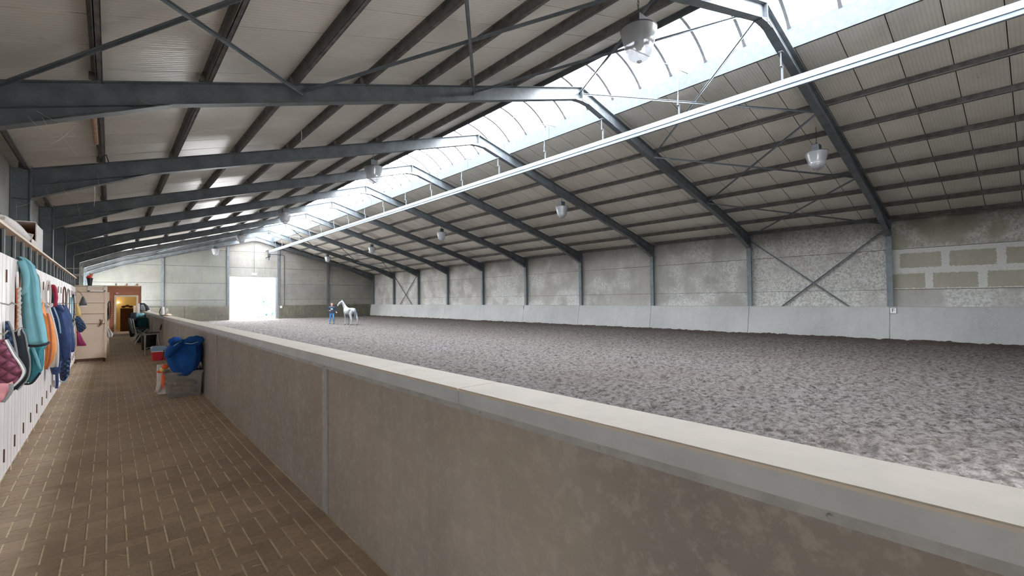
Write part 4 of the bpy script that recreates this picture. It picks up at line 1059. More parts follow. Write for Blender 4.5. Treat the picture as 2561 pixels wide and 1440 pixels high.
# ------------------------------------------------------------------ along the barrier
def sph(mb, c, r, n=10, m_=7, sq=(1, 1, 1), jit=0, seed=0, mi=0):
    rr = random.Random(seed); base = len(mb.v)
    for i in range(m_+1):
        th = PI*i/m_
        for k in range(n):
            a = 2*PI*k/n; q = 1+jit*(rr.random()-.5)
            mb.v.append((c[0]+r*sq[0]*math.sin(th)*math.cos(a)*q, c[1]+r*sq[1]*math.sin(th)*math.sin(a)*q, c[2]+r*sq[2]*math.cos(th)*q))
    for i in range(m_):
        for k in range(n): mb.f.append((base+i*n+k, base+i*n+(k+1) % n, base+(i+1)*n+(k+1) % n, base+(i+1)*n+k)); mb.mi.append(mi)
    return mb
tb_ = thing('storage_tub', 'frosted plastic storage tub holding brown feed, by the barrier', 'tub', (1.2, 12.35, 0))
mb = MB(); t_ = .012
def frus(z, g): 
    k_ = z/.54; return (.93-.05*k_+g, 1.49+.035*k_-g, 12.02-.04*k_+g, 12.62+.03*k_-g)
for (g, flip) in ((0, 0), (t_, 1)):
    lo = frus(0, g); hi = frus(.54, g)
    b0 = len(mb.v)
    mb.v += [(lo[0], lo[2], .0+g), (lo[1], lo[2], .0+g), (lo[1], lo[3], .0+g), (lo[0], lo[3], .0+g), (hi[0], hi[2], .54), (hi[1], hi[2], .54), (hi[1], hi[3], .54), (hi[0], hi[3], .54)]
    mb.f += [tuple(b0+i for i in f) for f in ((0, 3, 2, 1), (0, 1, 5, 4), (1, 2, 6, 5), (2, 3, 7, 6), (3, 0, 4, 7))]; mb.mi += [0]*5
mb.f += [(4, 5, 13, 12), (5, 6, 14, 13), (6, 7, 15, 14), (7, 4, 12, 15)]; mb.mi += [0]*4
obj('shell', mb, M['tub'], tb_)
hi = frus(.54, 0)
obj('rim', MB().box(hi[0]-.03, hi[1]+.012, hi[2]-.03, hi[2], .50, .545).box(hi[0]-.03, hi[1]+.012, hi[3], hi[3]+.02, .50, .545).box(hi[0]-.03, hi[0], hi[2], hi[3], .50, .545).box(hi[1], hi[1]+.012, hi[2], hi[3], .50, .545), M['tub'], tb_)
obj('side_grip', MB().box(.895, .915, 12.2, 12.4, .32, .36), M['offwhite'], tb_)
rp_ = MB(); rr = random.Random(3)
for i in range(46): sph(rp_, (rr.uniform(.99, 1.42), rr.uniform(12.10, 12.52), .06+.05*rr.random()+.085*(i % 3)), rr.uniform(.045, .07), 8, 6, (1.2, 1, .8), .1, i)
obj('feed_lumps', rp_, plain('brown_lumps', (.34, .22, .15), .9, 0, .4), tb_, kind='stuff', smooth=True, label='brown lumps seen through the tub wall')
# blue blanket bundle with bow
bl_ = thing('blanket_bundle', 'royal blue fleece blanket tied in a bow on top of the frosted tub', 'blanket', (1.2, 12.2, .48))
rows = [(1.10, 1.40, 1.20), (.98, 1.49, 1.12), (.90, 1.52, 1.0), (.875, 1.52, .90), (.90, 1.51, .80), (.93, 1.485, .70), (.99, 1.43, .58), (1.06, 1.35, .50), (1.12, 1.26, .43)]
drape('cloth', 'blue', 12.17, rows, .27, bl_, folds=5, amp=.07, seed=21, wob=.03)
kn = MB(); sph(kn, (1.16, 11.93, 1.17), .055, 10, 7, (1, .8, .9), .1, 2); obj('knot', kn, M['blue'], bl_, smooth=True)
def bow(side, L_, zt, sd):
    mb = MB(); pts = [(1.16, 11.93, 1.17), (1.16+side*L_*.5, 11.90, 1.17+zt), (1.16+side*L_, 11.92, 1.17+zt*.7), (1.16+side*L_*.85, 11.96, 1.17-.03), (1.16+side*L_*.3, 11.96, 1.13)]
    pp, r2 = resamp(pts, [.03, .07, .075, .06, .03]); mb.tube(pp, [q*(1+.12*math.sin(i*1.9)) for i, q in enumerate(r2)], 14); return mb
obj('bow_loop', bow(-1, .17, .05, 1), M['blue'], bl_, smooth=True); obj('bow_loop', bow(1, .30, .05, 2), M['blue'], bl_, smooth=True)
obj('piping', MB().tube([(1.15, 11.87, 1.20), (1.08, 11.86, 1.17), (1.00, 11.86, 1.10), (.93, 11.87, 1.0), (.90, 11.89, .93)], .010, 6).tube([(1.19, 11.87, 1.15), (1.3, 11.85, 1.13), (1.42, 11.86, 1.16), (1.46, 11.9, 1.2)], .010, 6), M['litblue'], bl_, smooth=True)
obj('loose_end', MB().tube(*resamp([(1.12, 11.92, 1.14), (1.02, 11.90, 1.06), (.93, 11.93, .96), (.91, 11.97, .88)], [.04, .07, .08, .05]), 14), M['blue'], bl_, smooth=True)
pb = thing('rubbish_bag', 'black plastic bag wedged between the blue blanket and the barrier', 'bag', (1.5, 12.5, .55))
drape('bag', 'black', 12.52, [(1.36, 1.50, 1.14), (1.30, 1.535, 1.05), (1.25, 1.54, .85), (1.2, 1.54, .70), (1.1, 1.53, .60), (1.1, 1.45, .55)], .2, pb, folds=7, amp=.12, seed=22)
obj('knot', MB().tube([(1.46, 12.48, 1.10), (1.49, 12.42, 1.18), (1.44, 12.4, 1.2)], [.03, .02, .035], 6), M['black'], pb)
sc2 = thing('snack_bags', 'shiny dark plastic packets lying in the top of the frosted tub', 'bag', (1.3, 12.25, .5))
drape('packet', 'black', 12.2, [(1.22, 1.47, .66), (1.15, 1.50, .60), (1.10, 1.50, .54)], .16, sc2, folds=6, amp=.15, seed=23)
drape('foil', 'chrome', 12.12, [(1.43, 1.50, .72), (1.42, 1.525, .64), (1.44, 1.52, .57)], .08, sc2, folds=5, amp=.2, seed=24)
ob = thing('toy_bag', 'orange and white cloth strap hanging at the left of the tub', 'cloth', (.80, 12.3, .1))
drape('white_cloth', 'offwhite', 12.32, [(.78, .86, .52), (.77, .86, .38), (.75, .84, .24), (.73, .82, .12)], .06, ob, folds=5, amp=.15, seed=25)
drape('orange_cloth', 'hiorange', 12.22, [(.84, .89, .54), (.835, .89, .40), (.84, .88, .26), (.85, .875, .20)], .05, ob, folds=4, amp=.1, seed=26)
o2 = MB(); sph(o2, (.885, 12.15, .66), .065, 10, 7, (1, 1, .8)); sph(o2, (.80, 12.2, .56), .05, 10, 7, (1.1, 1, .6)); obj('orange_ball', o2, M['hiorange'], ob, smooth=True)
o3 = MB(); sph(o3, (.83, 12.16, .60), .045, 10, 7); obj('yellow_ball', o3, M['yellow'], ob, smooth=True)
obj('white_box', MB().bev(.80, 1.0, 12.75, 13.1, .0, .62, .02), M['offwhite'], label='white box standing behind the frosted tub', cat='box')
# red cooler
cb_ = thing('cool_box', 'red cool box with a light blue lid on the paving', 'cool box', (1.33, 20.5, 0))
def taper(x0, x1, y0, y1, z0, z1, g):
    return MB().add([(x0+g, y0+g, z0), (x1-g, y0+g, z0), (x1-g, y1-g, z0), (x0+g, y1-g, z0), (x0, y0, z1), (x1, y0, z1), (x1, y1, z1), (x0, y1, z1)], [(0, 3, 2, 1), (4, 5, 6, 7), (0, 1, 5, 4), (1, 2, 6, 5), (2, 3, 7, 6), (3, 0, 4, 7)])
obj('body', taper(1.10, 1.54, 20.2, 20.85, 0, .31, .03), M['red'], cb_)
obj('lid', MB().bev(1.085, 1.545, 20.18, 20.87, .312, .47, .05), M['litblue'], cb_)
obj('handle', MB().tube([(1.43, 20.17, .36), (1.42, 20.15, .2), (1.38, 20.15, .05), (1.37, 20.17, .02)], .014, 6), M['black'], cb_)
obj('rim', MB().box(1.08, 1.55, 20.175, 20.20, .30, .33), M['white'], cb_)
# black muck tub
mt = thing('rubber_tub', 'large black rubber muck tub standing against the barrier', 'tub', (1.27, 25.2, 0))
obj('body', MB().lathe([(.22, 0), (.24, .02), (.265, .55), (.285, .62), (.30, .63), (.30, .65), (.275, .65), (.255, .58), (.22, .05), (.01, .04)], (1.26, 25.2, 0), 28), M['black'], mt, smooth=True)
obj('rim', MB().lathe([(.29, .625), (.305, .635), (.305, .655), (.29, .66)], (1.26, 25.2, 0), 28), M['dark'], mt)
pl_ = MB(); sph(pl_, (1.42, 21.6, .13), .13, 10, 7, (1, 1, 1), .15, 4)
obj('feed_bag', pl_, M['brownb'], label='small brown bag on the floor between the cool box and the black tub', cat='bag', smooth=True)

def chair(x, y, rz, label, arm=True, seat='grey', folding=True):
    t = thing('folding_chair', label, 'chair', (0, 0, 0), group='folding chairs by the barrier')
    f = .0165
    for sx in (-1, 1):
        obj('leg', MB().tube([(sx*.27, -.28, 0), (sx*.27, -.10, .42), (sx*.27, .22, .80)], f, 6), M['chrome'], t)
        obj('leg', MB().tube([(sx*.24, .30, 0), (sx*.25, .05, .46), (sx*.25, -.24, .74)], f, 6), M['chrome'], t)
        obj('back_tube', MB().tube([(sx*.25, .22, .46), (sx*.25, .36, 1.22)], f, 6), M['chrome'], t)
        obj('armrest', MB().bev(sx*.28-.03, sx*.28+.03, -.28, .26, .74, .775, .01), M['black'], t)
    obj('seat', MB().bev(-.25, .25, -.26, .24, .46, .49, .01), M[seat], t)
    obj('backrest', MB().add([(-.24, .25, .56), (.24, .25, .56), (.24, .36, 1.24), (-.24, .36, 1.24), (-.24, .28, .56), (.24, .28, .56), (.24, .39, 1.24), (-.24, .39, 1.24)], [(0, 1, 2, 3), (7, 6, 5, 4), (0, 4, 5, 1), (1, 5, 6, 2), (2, 6, 7, 3), (3, 7, 4, 0)]), M[seat], t)
    obj('crossbar', MB().tube([(-.27, -.22, .14), (.27, -.22, .14)], f, 6).tube([(-.24, .26, .10), (.24, .26, .10)], f, 6), M['chrome'], t)
    t.location = (x, y, 0); t.rotation_euler = (0, 0, rz)
    return t
chair(1.20, 29.0, PI/2, 'metal folding chair with pale back and black armrests facing the barrier', seat='grey')
chair(1.12, 30.6, PI/2+.1, 'second metal folding chair right behind the pale-backed one', seat='dark')
# stripped chair frame
cf = thing('chair_frame', 'tubular metal walker frame with a raised black grip before the black tub', 'frame', (1.25, 23, 0))
obj('leg', MB().tube([(1.03, 22.8, 0), (1.04, 22.8, .82)], .022, 8), M['chrome'], cf)
obj('leg', MB().tube([(1.50, 22.9, .10), (1.41, 22.9, .80)], .022, 8), M['chrome'], cf)
obj('leg', MB().tube([(1.06, 23.5, 0), (1.04, 23.3, .80)], .022, 8), M['chrome'], cf)
obj('leg', MB().tube([(1.50, 23.5, 0), (1.46, 23.3, .80)], .022, 8), M['chrome'], cf)
obj('armrest', MB().bev(1.00, 1.48, 22.75, 22.85, .83, .87, .01), M['black'], cf)
obj('front_bar', MB().tube([(.86, 22.7, .75), (.92, 22.72, .77), (1.44, 22.8, .80)], .025, 8), M['chrome'], cf)
obj('brace_bar', MB().tube([(1.04, 22.8, .26), (1.47, 22.9, .30)], .015, 6).tube([(1.04, 22.8, .24), (1.3, 23.3, .10)], .015, 6), M['chrome'], cf)
obj('grip', MB().tube([(1.50, 22.9, .93), (1.535, 22.95, 1.10), (1.545, 23.0, 1.13)], .03, 8), M['black'], cf)
obj('grip_tube', MB().tube([(1.44, 22.85, .80), (1.50, 22.9, .95)], .016, 6), M['chrome'], cf)
# heap of rugs on chairs
hp_ = [('dark green rug heap on the chairs beside the barrier', 'teal_d', 31.6, [(1.0, 1.5, 1.22), (.90, 1.52, 1.05), (.88, 1.53, .85), (.95, 1.5, .60), (1.0, 1.5, .40)], .35),
       ('black coat hanging over the far chair back', 'blackcloth', 31.2, [(.80, 1.05, 1.50), (.74, 1.05, 1.25), (.70, 1.05, .95), (.74, 1.0, .60), (.80, .98, .25)], .22),
       ('pale teal cushion on top of the dark rug heap', 'teal', 31.3, [(1.06, 1.32, 1.46), (.96, 1.42, 1.36), (.98, 1.44, 1.22)], .22)]
for i, (lb, mt_, yy, rows, th) in enumerate(hp_):
    t = thing('rug_heap' if i == 0 else ('coat' if i == 1 else 'cushion'), lb, 'rug' if i == 0 else ('coat' if i == 1 else 'cushion'), ((rows[0][0]+rows[0][1])/2, yy, rows[-1][2]))
    drape('cloth', mt_, yy, rows, th, t, folds=5, amp=.09, seed=30+i)
dc = thing('black_bag', 'low black bag on the floor under the far chairs', 'bag', (1.3, 30, 0))
drape('bag', 'blackcloth', 30.2, [(1.1, 1.45, .40), (1.02, 1.5, .25), (1.0, 1.52, .05), (1.05, 1.5, .0)], .3, dc, folds=5, seed=40)
for lb, x0, x1, z1, m_ in (('white board leaning upright at the end of the barrier', 1.18, 1.26, 1.98, 'white'), ('salmon pink plank leaning near the hut door', .98, 1.08, 1.86, 'wood_pale')):
    obj('leaning_board', MB().add([(x0, 33.0, .0), (x1, 33.0, .0), (x1, 33.25, z1), (x0, 33.25, z1), (x0, 33.06, 0), (x1, 33.06, 0), (x1, 33.31, z1), (x0, 33.31, z1)], [(0, 1, 2, 3), (7, 6, 5, 4), (0, 4, 5, 1), (1, 5, 6, 2), (2, 6, 7, 3), (3, 7, 4, 0)]), M[m_], label=lb, cat='board')
cs = thing('blue_jacket', 'dark blue jacket hung over the barrier end beside the hut', 'jacket', (1.5, 36, 1.5))
drape('cloth', 'blackcloth', 36.0, [(1.34, 1.56, 2.0), (1.30, 1.72, 1.8), (1.30, 1.80, 1.6), (1.4, 1.8, 1.505)], .25, cs, folds=4, seed=41)
drape('lining', 'grey', 35.8, [(1.38, 1.52, 1.9), (1.36, 1.6, 1.7), (1.4, 1.62, 1.52)], .12, cs, folds=4, seed=42)
# bags on the barrier cap
hb_ = thing('white_bag', 'white and clear bag with black straps standing on the barrier', 'bag', (1.52, 22.2, 1.502))
drape('bag', 'white', 22.2, [(1.475, 1.56, 1.84), (1.47, 1.575, 1.7), (1.47, 1.58, 1.55), (1.48, 1.57, 1.503)], .1, hb_, folds=4, amp=.05, seed=43)
obj('strap', MB().tube([(1.46, 22.1, 1.80), (1.42, 22.05, 1.65), (1.43, 22.05, 1.55), (1.50, 22.05, 1.515), (1.54, 21.9, 1.512)], .016, 6), M['black'], hb_)
h2 = thing('clear_bag', 'clear plastic bag beside the white bag on the barrier', 'bag', (1.66, 22.4, 1.502))
drape('bag', 'tub', 22.4, [(1.62, 1.68, 1.83), (1.60, 1.72, 1.68), (1.60, 1.74, 1.54), (1.62, 1.73, 1.503)], .1, h2, folds=4, seed=44)
h3 = thing('beige_cloth', 'folded beige cloth lying on the barrier beside the bags', 'cloth', (1.66, 21.9, 1.502))
drape('cloth', 'wood_pale', 21.9, [(1.60, 1.68, 1.60), (1.54, 1.76, 1.55), (1.53, 1.78, 1.503)], .2, h3, folds=4, seed=45)
h4 = MB(); sph(h4, (1.68, 34.0, 1.54), .07, 10, 7, (1.2, 1.4, .6), .15, 4); obj('white_rag', h4, M['white'], label='small white rag lying on the barrier end', cat='cloth', smooth=True)

# straw litter
st = MB(); rr = random.Random(5)
def straws(n, xc, yc, sx, sy):
    for i in range(n):
        x = rr.gauss(xc, sx); y = rr.gauss(yc, sy)
        if not (-.85 < x < 1.52): continue
        a = rr.random()*PI; l = rr.uniform(.02, .07)
        st.bar((x-l*math.cos(a), y-l*math.sin(a), .004+rr.random()*.006), (x+l*math.cos(a), y+l*math.sin(a), .004+rr.random()*.01), .005, .003)
straws(90, 1.3, 9.5, .15, 1.0); straws(220, -.45, 15.2, .15, .7); straws(40, .6, 6.5, .6, 2.2); straws(60, 1.35, 11.5, .1, .4); straws(60, .3, 16, .6, 5)
obj('straw_litter', st, M['straw'], label='scattered straw bits on the corridor paving', cat='straw', kind='stuff')

# ------------------------------------------------------------------ hut at the corridor end
hut = thing('timber_hut', 'reddish-brown timber clad hut with open doorway at the end of the corridor', 'hut', (0, 41, 0))
hx0, hx1, hy, hz = -1.7, 1.56, 40.0, 3.12; dx0, dx1, dz = .30, 1.33, 2.42
nb = 22
for i in range(nb):
    z0 = .02+(hz-.02)*i/nb; z1 = .02+(hz-.02)*(i+1)/nb-.012
    mbb = MB()
    if z0 < dz+.08: mbb.box(hx0, dx0-.10, hy, hy+.03, z0, z1).box(dx1+.10, hx1, hy, hy+.03, z0, z1)
    else: mbb.box(hx0, hx1, hy, hy+.03, z0, z1)
    mbb.box(hx1-.03, hx1, hy+.03, hy+5, z0, z1)
    obj('board', mbb, M['siding'], hut)
obj('inner_shell', MB().box(hx0, dx0-.04, hy+.03, hy+.06, 0, hz).box(dx1+.04, hx1-.03, hy+.03, hy+.06, 0, hz).box(dx0-.04, dx1+.04, hy+.03, hy+.06, dz+.04, hz).box(hx0, hx0+.04, hy+.06, hy+5, 0, hz).box(hx1-.07, hx1-.03, hy+.06, hy+5, 0, hz).box(hx0, hx1, hy+4.96, hy+5, 0, hz), M['yellowwall'], hut)
obj('roof_boards', MB().box(hx0, hx1, hy-.02, hy+5, hz, hz+.05), M['wood_pale'], hut)
obj('door_frame', MB().bev(dx0-.10, dx0, hy-.03, hy+.06, .02, dz, .006).bev(dx1, dx1+.10, hy-.03, hy+.06, .02, dz, .006).bev(dx0-.10, dx1+.10, hy-.03, hy+.06, dz, dz+.10, .006), M['wood_pale'], hut)
obj('corner_trim', MB().box(hx1-.01, hx1+.03, hy-.03, hy+.05, .0, hz+.05), M['siding'], hut)
for i in range(3): obj('roof_batten', MB().box(.25+.55*i, .33+.55*i, hy-.05, hy+5, hz+.05, hz+.20), M['wood_pale'], hut)
obj('concrete_step', MB().bev(-1.7, 1.5, 37.0, 40.0, .0, .13, .01), M['cap'], label='low pale concrete step in front of the hut', cat='step')
es = thing('exit_sign', 'small red and white exit sign above the left of the hut doorway', 'sign', (.35, 39.94, 2.6))
obj('plate', MB().box(.26, .44, 39.95, 39.97, 2.58, 2.76), M['exitred'], es)
obj('figure', MB().box(.32, .355, 39.94, 39.95, 2.61, 2.73).box(.355, .385, 39.94, 39.95, 2.61, 2.69).box(.265, .28, 39.94, 39.95, 2.6, 2.74).box(.42, .435, 39.94, 39.95, 2.6, 2.74), M['white'], es)
cbn = thing('tack_cabinet', 'dark cabinet inside the hut doorway', 'cabinet', (.95, 43, 0))
obj('body', MB().bev(.55, 1.3, 42.6, 43.2, 0, 1.65, .02), M['leather'], cbn); obj('door', MB().bev(.58, .9, 42.57, 42.6, .1, 1.6, .01), M['leather'], cbn); obj('door', MB().bev(.93, 1.27, 42.57, 42.6, .1, 1.6, .01), M['leather'], cbn)
shf = thing('saddle_rack', 'brown saddles stacked on the cabinet inside the hut', 'saddle', (.95, 43, 1.65))
for i in range(3):
    q_ = MB(); sph(q_, (.72+.2*i, 42.8+.1*i, 1.75+.06*(i % 2)), .12, 10, 7, (1.1, 1, .7), .05, i); obj('saddle_seat', q_, M['leather'], shf, smooth=True)
hl = thing('wall_lamp', 'warm glowing lamp on the yellow wall inside the hut', 'lamp', (.45, 44.8, 2.0))
q_ = MB(); sph(q_, (.45, 44.8, 2.05), .07, 10, 7); obj('globe', q_, M['bulb'], hl, smooth=True); obj('bracket', MB().box(.43, .47, 44.85, 44.96, 2.0, 2.1), M['black'], hl)
pd = bpy.data.lights.new('hut_light', 'POINT'); pd.energy = 5; pd.color = (1, .74, .42); pd.shadow_soft_size = .08
po = bpy.data.objects.new('hut_light', pd); C.objects.link(po); po.location = (.1*S, 43.8*S, 2.7*S)

# ------------------------------------------------------------------ figures grown from a skeleton
def skin_mesh(name, verts, edges, radii, mats, mat_of=None, root=0, sub=2):
    me = bpy.data.meshes.new(name); me.from_pydata(verts, edges, []); me.update()
    o = bpy.data.objects.new(name, me); C.objects.link(o)
    sk_ = o.modifiers.new('s', 'SKIN'); sk_.use_smooth_shade = True
    for i, r in enumerate(radii):
        v = me.skin_vertices[0].data[i]; v.radius = r if isinstance(r, tuple) else (r, r); v.use_root = (i == root)
    ss = o.modifiers.new('b', 'SUBSURF'); ss.levels = sub; ss.render_levels = sub
    dg = bpy.context.evaluated_depsgraph_get(); m2 = bpy.data.meshes.new_from_object(o.evaluated_get(dg)); bpy.data.objects.remove(o)
    m2.name = name; m2.materials.clear()
    for m in mats: m2.materials.append(m)
    for p in m2.polygons:
        p.use_smooth = True
        p.material_index = mat_of(p.center) if mat_of else 0
    return m2
class Sk:
    def __init__(s): s.v = []; s.e = []; s.r = []
    def p(s, co, r, par=None):
        s.v.append(co); s.r.append(r)
        if par is not None: s.e.append((par, len(s.v)-1))
        return len(s.v)-1
    def ch(s, par, *items):
        for co, r in items: par = s.p(co, r, par)
        return par
# horse: x forward, y left
hs = Sk()
pe = hs.p((-.42, 0, 1.18), (.27, .27))
bk_ = hs.ch(pe, ((-.12, 0, 1.12), (.30, .31)), ((.18, 0, 1.11), (.29, .31)), ((.44, 0, 1.14), (.23, .28)))
ru = hs.ch(pe, ((-.60, 0, 1.17), (.24, .24)), ((-.74, 0, 1.15), (.15, .16)), ((-.81, 0, 1.16), (.05, .06)))
nk = hs.ch(bk_, ((.60, .02, 1.32), (.16, .24)), ((.70, .05, 1.50), (.115, .19)), ((.78, .10, 1.68), (.095, .155)), ((.84, .15, 1.84), (.085, .12)), ((.87, .19, 1.93), (.085, .10)))
hd = hs.ch(nk, ((.92, .30, 1.86), (.085, .115)), ((.97, .42, 1.73), (.07, .095)), ((1.00, .50, 1.62), (.055, .07)), ((1.01, .54, 1.56), (.055, .055)))
for sy in (-1, 1):
    st_ = .10*sy; hs.ch(pe, ((-.48, sy*.09, 1.12), (.17, .19)), ((-.52+st_*.3, sy*.17, .98), (.14, .17)), ((-.50+st_*.6, sy*.20, .84), (.11, .14)), ((-.62+st_, sy*.21, .66), (.075, .09)), ((-.70+st_, sy*.21, .50), (.05, .06)), ((-.68+st_, sy*.21, .30), .036), ((-.66+st_, sy*.21, .14), .042), ((-.62+st_, sy*.21, .055), .05), ((-.60+st_, sy*.21, .02), .055))
    hs.ch(bk_, ((.44, sy*.15, .98), (.11, .14)), ((.43, sy*.16, .78), (.075, .09)), ((.45, sy*.15, .60), (.05, .06)), ((.46, sy*.15, .46), .045), ((.455, sy*.15, .28), .03), ((.46, sy*.15, .14), .036), ((.49, sy*.15, .05), .048), ((.50, sy*.15, .02), .052))
def hmat(c): return 1 if c.z < .075 else 0
hme = skin_mesh('horse_body', hs.v, hs.e, hs.r, [M['horse'], M['hoof']], hmat)
HLOC = (14.92, 37.55, 0)
horse = thing('horse', 'white-grey horse standing on the sand, turned away with its head up towards the man', 'horse', HLOC)
HR = math.radians(98)
def sub_(name, me, par=horse, sm=True):
    o = bpy.data.objects.new(name, me); link(o, par); return o
sub_('body', hme)
em = MB()
for sy in (-1, 1):
    em.add([(.87+sy*.05, .17, 1.99), (.87+sy*.10, .21, 1.99), (.87+sy*.06, .24, 1.99), (.87+sy*.09, .20, 2.13)], [(0, 1, 3), (1, 2, 3), (2, 0, 3), (0, 2, 1)])
for i in range(2):
    o = bpy.data.objects.new('ear', mesh_of(MB().add(em.v[i*4:i*4+4], [(0, 1, 3), (1, 2, 3), (2, 0, 3), (0, 2, 1)]), M['horse'], 'ear')); link(o, horse)
tlm = MB().tube([(-.76, 0, 1.30), (-.86, 0, 1.22), (-.90, .01, 1.02), (-.89, .03, .80), (-.87, .03, .60), (-.86, .02, .48)], [.045, .06, .075, .07, .05, .015], 10)
sub_('tail', mesh_of(tlm, M['tail'], 'tail', smooth=True))
mn = MB().tube([(.83, .16, 2.0), (.79, .12, 1.88), (.72, .08, 1.74), (.64, .04, 1.58), (.53, .01, 1.44)], [.02, .035, .04, .035, .02], 8)
sub_('mane', mesh_of(mn, M['grey'], 'mane', smooth=True))
fm = MB(); sph(fm, (1.01, .32, 1.86), .022, 8, 6); sph(fm, (.85, .36, 1.86), .022, 8, 6); sub_('eyes', mesh_of(fm, M['black'], 'eyes', smooth=True))
hb2 = MB().tube([(.985+.08*math.cos(a), .455+.05*math.sin(a), 1.69+.06*math.sin(a)) for a in [2*PI*k/12 for k in range(12)]], .010, 5, closed=True)
sub_('head_collar', mesh_of(hb2, M['blackcloth'], 'head_collar'))
cr_ = MB().tube([(-.80, -.03, 1.05), (-.72, -.06, .90), (-.62, -.04, .82)], [.03, .035, .02], 8); sub_('tail_bandage', mesh_of(cr_, M['crimson'], 'tail_bandage', smooth=True)).__setitem__('label', 'small red strap under the tail')
horse.rotation_euler = (0, 0, HR)

# man: faces +x, y left
ms = Sk()
hp0 = ms.p((0, 0, .95), (.125, .165))
ch_ = ms.ch(hp0, ((0, 0, 1.12), (.125, .16)), ((.0, 0, 1.30), (.14, .19)), ((0, 0, 1.44), (.12, .17)))
nk_ = ms.ch(ch_, ((.01, 0, 1.54), .062), ((.02, 0, 1.60), .06))
hd_ = ms.ch(nk_, ((.03, 0, 1.66), (.085, .085)), ((.035, 0, 1.73), (.10, .085)), ((.03, 0, 1.79), (.085, .075)), ((.025, 0, 1.83), (.05, .05)))
for sy, kneex in ((1, .10), (-1, -.02)):
    ms.ch(hp0, ((0, sy*.10, .86), (.10, .10)), ((kneex*.8, sy*.13, .50), (.065, .065)), ((kneex*.2-.05, sy*.17, .14), .045), ((kneex*.2-.04, sy*.17, .07), .05), ((kneex*.2+.12, sy*.19, .04), (.045, .04)))
arms = {1: [(0, .23, 1.44), (-.04, .30, 1.16), (.20, .36, 1.02), (.27, .38, 1.00)], -1: [(0, -.23, 1.44), (-.05, -.29, 1.17), (.20, -.16, 1.16), (.27, -.12, 1.18)]}
for sy, a in arms.items():
    sh = ms.p((0, sy*.19, 1.45), .075, ch_)
    h_ = ms.ch(sh, (a[0], .07), (a[1], .055), (a[2], .036), (a[3], .034))
    d = (Vector(a[3])-Vector(a[2])).normalized(); sd = Vector((0, 0, 1)).cross(d).normalized()
    for k in range(4):
        L_ = (.070, .082, .078, .060)[k]; b0 = Vector(a[3])+d*.035+sd*(k-1.5)*.019
        f1 = b0+d*L_*.55; f2 = f1+(d*.5-Vector((0, 0, .8))).normalized()*L_*.5
        ms.ch(h_, (tuple(b0), .010), (tuple(f1), .009), (tuple(f2), .008))
    tb0 = Vector(a[3])+sd*-sy*.03; ms.ch(h_, (tuple(tb0+d*.01+Vector((0, 0, .015))), .011), (tuple(tb0+d*.045+Vector((0, 0, .03))), .009))
def mmat(c):
    if c.z > 1.545: return 0
    hand = any((Vector(c)-Vector(a[3])).length < .12 and (Vector(c)-Vector(a[1])).length > .235 for a in arms.values())
    if hand: return 0
    if c.z > .93: return 1
    if c.z > .11: return 2
    return 3
mme = skin_mesh('man_body', ms.v, ms.e, ms.r, [M['skin'], M['sweater'], M['jeans'], M['shoe']], mmat)
man = thing('person', 'person in dark blue sweater and jeans facing the grey horse, hands held forward', 'person', (14.48, 40.4, 0))
o = bpy.data.objects.new('body', mme); link(o, man)
def msub(name, mb, mat, sm=True): o = bpy.data.objects.new(name, mesh_of(mb, M[mat], name, smooth=sm)); link(o, man); return o
hr = MB(); sph(hr, (.01, 0, 1.775), .105, 14, 10, (1.0, .86, .85)); hr.v = [(x-(.03 if z < 1.78 and x > 0 else 0), y, max(z, 1.70)) if not (x > .05 and z < 1.80) else (.03, y, max(z, 1.78)) for x, y, z in hr.v]
msub('hair', hr, 'hair')
for sy in (-1, 1):
    q = MB(); sph(q, (.03, sy*.088, 1.72), .026, 8, 6, (.7, .4, 1)); msub('ear', q, 'skin')
    q = MB(); sph(q, (.122, sy*.032, 1.735), .011, 8, 6); msub('eye', q, 'black')
q = MB().tube([(.125, 0, 1.745), (.15, 0, 1.705), (.125, 0, 1.695)], [.010, .016, .012], 6); msub('nose', q, 'skin')
q = MB().box(.118, .128, -.025, .025, 1.668, 1.676); msub('mouth', q, 'crimson', False)
q = MB().add([(.142, -.09, 1.36), (.142, .09, 1.33), (.145, .09, 1.24), (.145, -.06, 1.26), (.10, -.09, 1.36), (.10, .09, 1.33), (.10, .09, 1.24), (.10, -.06, 1.26)], [(0, 1, 2, 3), (7, 6, 5, 4), (0, 4, 5, 1), (1, 5, 6, 2), (2, 6, 7, 3), (3, 7, 4, 0)]); msub('chest_print', q, 'ltpatch', False)
man.rotation_euler = (0, 0, math.atan2(-.93, -.36))

# ------------------------------------------------------------------ outdoors, seen through the gateway
obj('ground_outside', MB().box(-150, 300, YB+.16, 480, -.2, -.02), M['ground'], kind='structure')
obj('ground_front', MB().box(-60, 90, -60, YF-.16, -.2, -.02), M['ground'], kind='structure')
def tree(x, y, h, r, label):
    t = thing('conifer', label, 'tree', (x, y, 0))
    obj('trunk', MB().tube([(x, y, 0), (x+.1, y, h*.5), (x, y, h*.9)], [.18, .12, .04], 8), M['bark'], t)
    mb = MB(); q = random.Random(8)
    for i in range(420):
        f = q.random()**.8; zz_ = h*(.12+.86*f); rad = r*(1-f)**.7*q.uniform(.5, 1); a = q.random()*2*PI
        sph(mb, (x+rad*math.cos(a), y+rad*math.sin(a), zz_), .32*(1.2-f), 5, 4, (1, 1, .8), .5, i)
    obj('foliage', mb, M['leaf'], t, kind='stuff')
tree(45.6, 200, 5.2, 1.6, 'blue-green conifer out in the bright yard beyond the gateway')
lp = thing('bent_lamp_post', 'faint grey leaning post out in the yard', 'post', (41, 190, 0))
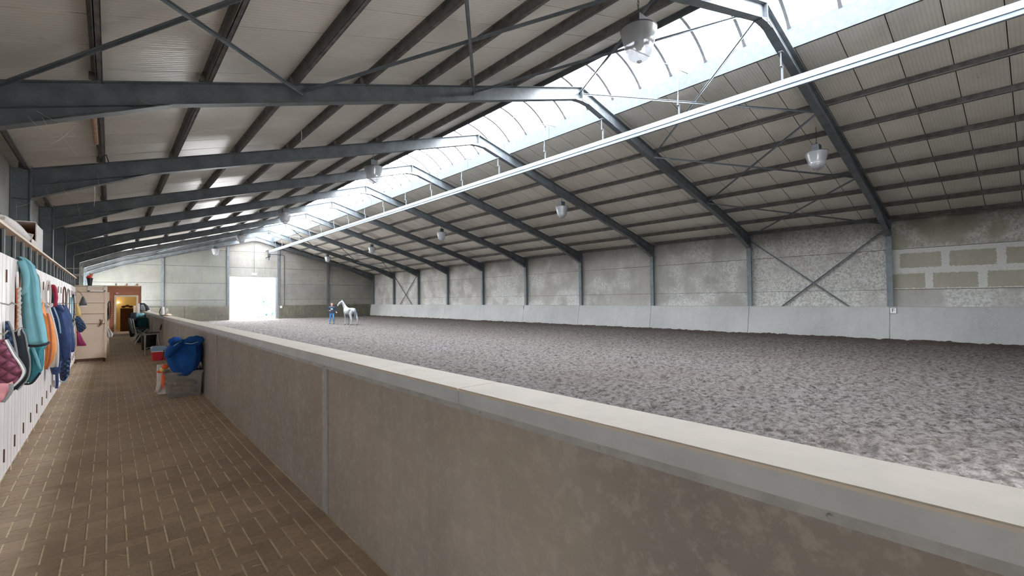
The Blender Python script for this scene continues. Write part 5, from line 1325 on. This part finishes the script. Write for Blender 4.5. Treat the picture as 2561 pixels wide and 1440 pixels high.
obj('post', MB().tube([(41.0, 190, 0), (41.3, 190, 2.0), (42.0, 190, 3.0), (43.0, 190, 3.3)], .10, 8), M['sweep'], lp)
dbm = MB(); q = random.Random(9)
for i in range(60): sph(dbm, (q.uniform(14.3, 16.6), q.uniform(66, 67.5), .05), q.uniform(.05, .16), 6, 4, (1.4, 1, .8), .4, i)
obj('rubble', dbm, M['bark'], label='low dark rubble heap on the yard just outside the gateway', cat='rubble', kind='stuff', smooth=False)
for i, (x, y) in enumerate([(16.9, 73), (18.2, 74)]):
    q_ = MB()
    for k in range(26): sph(q_, (x+q.uniform(-.4, .4), y+q.uniform(-.3, .3), .25+q.uniform(-.2, .35)), .14, 5, 4, (1, 1, 1), .5, k)
    obj('shrub', q_, M['leaf'], label='small shrub on the bright yard, '+['behind the rubble', 'right behind the rubble by the gate jamb'][i], cat='shrub', group='shrubs in the yard')

# ------------------------------------------------------------------ dusty cobweb strands from the rafters
def web(x, y, z, l, lab):
    q_ = MB().tube([(x, y, z), (x+.02, y, z-l*.5), (x+.01, y+.02, z-l)], [.006, .010, .004], 5)
    obj('cobweb_strand', q_, M['rope'], label=lab, cat='cobweb')
web(3.9, 13.2, rtop(3.9)+.02, .8, 'dusty cobweb strand hanging under the left slope past the first frame')
web(-.35, 16.5, 5.3, .7, 'long pale cobweb strand by the left end of the second frame')
cw = MB(); q = random.Random(12)
for n in range(1, 7):
    for i in range(9):
        y = Yn(n)-.12; x = q.uniform(-1.8, .6); z = rtop(x)-q.uniform(.3, 1.0)
        pts = [(x, y, z)]
        dx, dy, dz = q.uniform(-.1, .14), q.uniform(-.08, .02), q.uniform(-.12, .02)
        for k in range(1, 5): pts.append((min(x+dx*k, 1.2), y+dy*k, z+dz*k-.02*k*(4-k)*.5))
        cw.tube(pts, .0022, 4)
obj('cobwebs', cw, M['rope'], label='dusty cobwebs strung about the left column heads', cat='cobweb', kind='stuff')
tl = thing('dead_tube_lamp', 'brown dusty tube wrapped on the lowest left purlins', 'tube', (-.2, 13, 5.6))
obj('tube', MB().tube([(-.27, 12.2, rtop(-.2)-.03), (-.27, 14.3, rtop(-.2)-.03)], .045, 10), M['rust_tube'], tl)
obj('wire', MB().tube([(-.27, 14.3, rtop(-.2)-.03), (-.2, 14.6, 5.45), (-.1, 14.8, 5.6), (-.05, 14.7, 5.4)], .012, 6), M['black'], tl)

# ------------------------------------------------------------------ layout units -> metres
seen = set()
for o in ALL:
    o.location = Vector(o.location)*S
    if o.data is not None and o.type == 'MESH' and o.data.name not in seen:
        seen.add(o.data.name); o.data.transform(Matrix.Scale(S, 4))
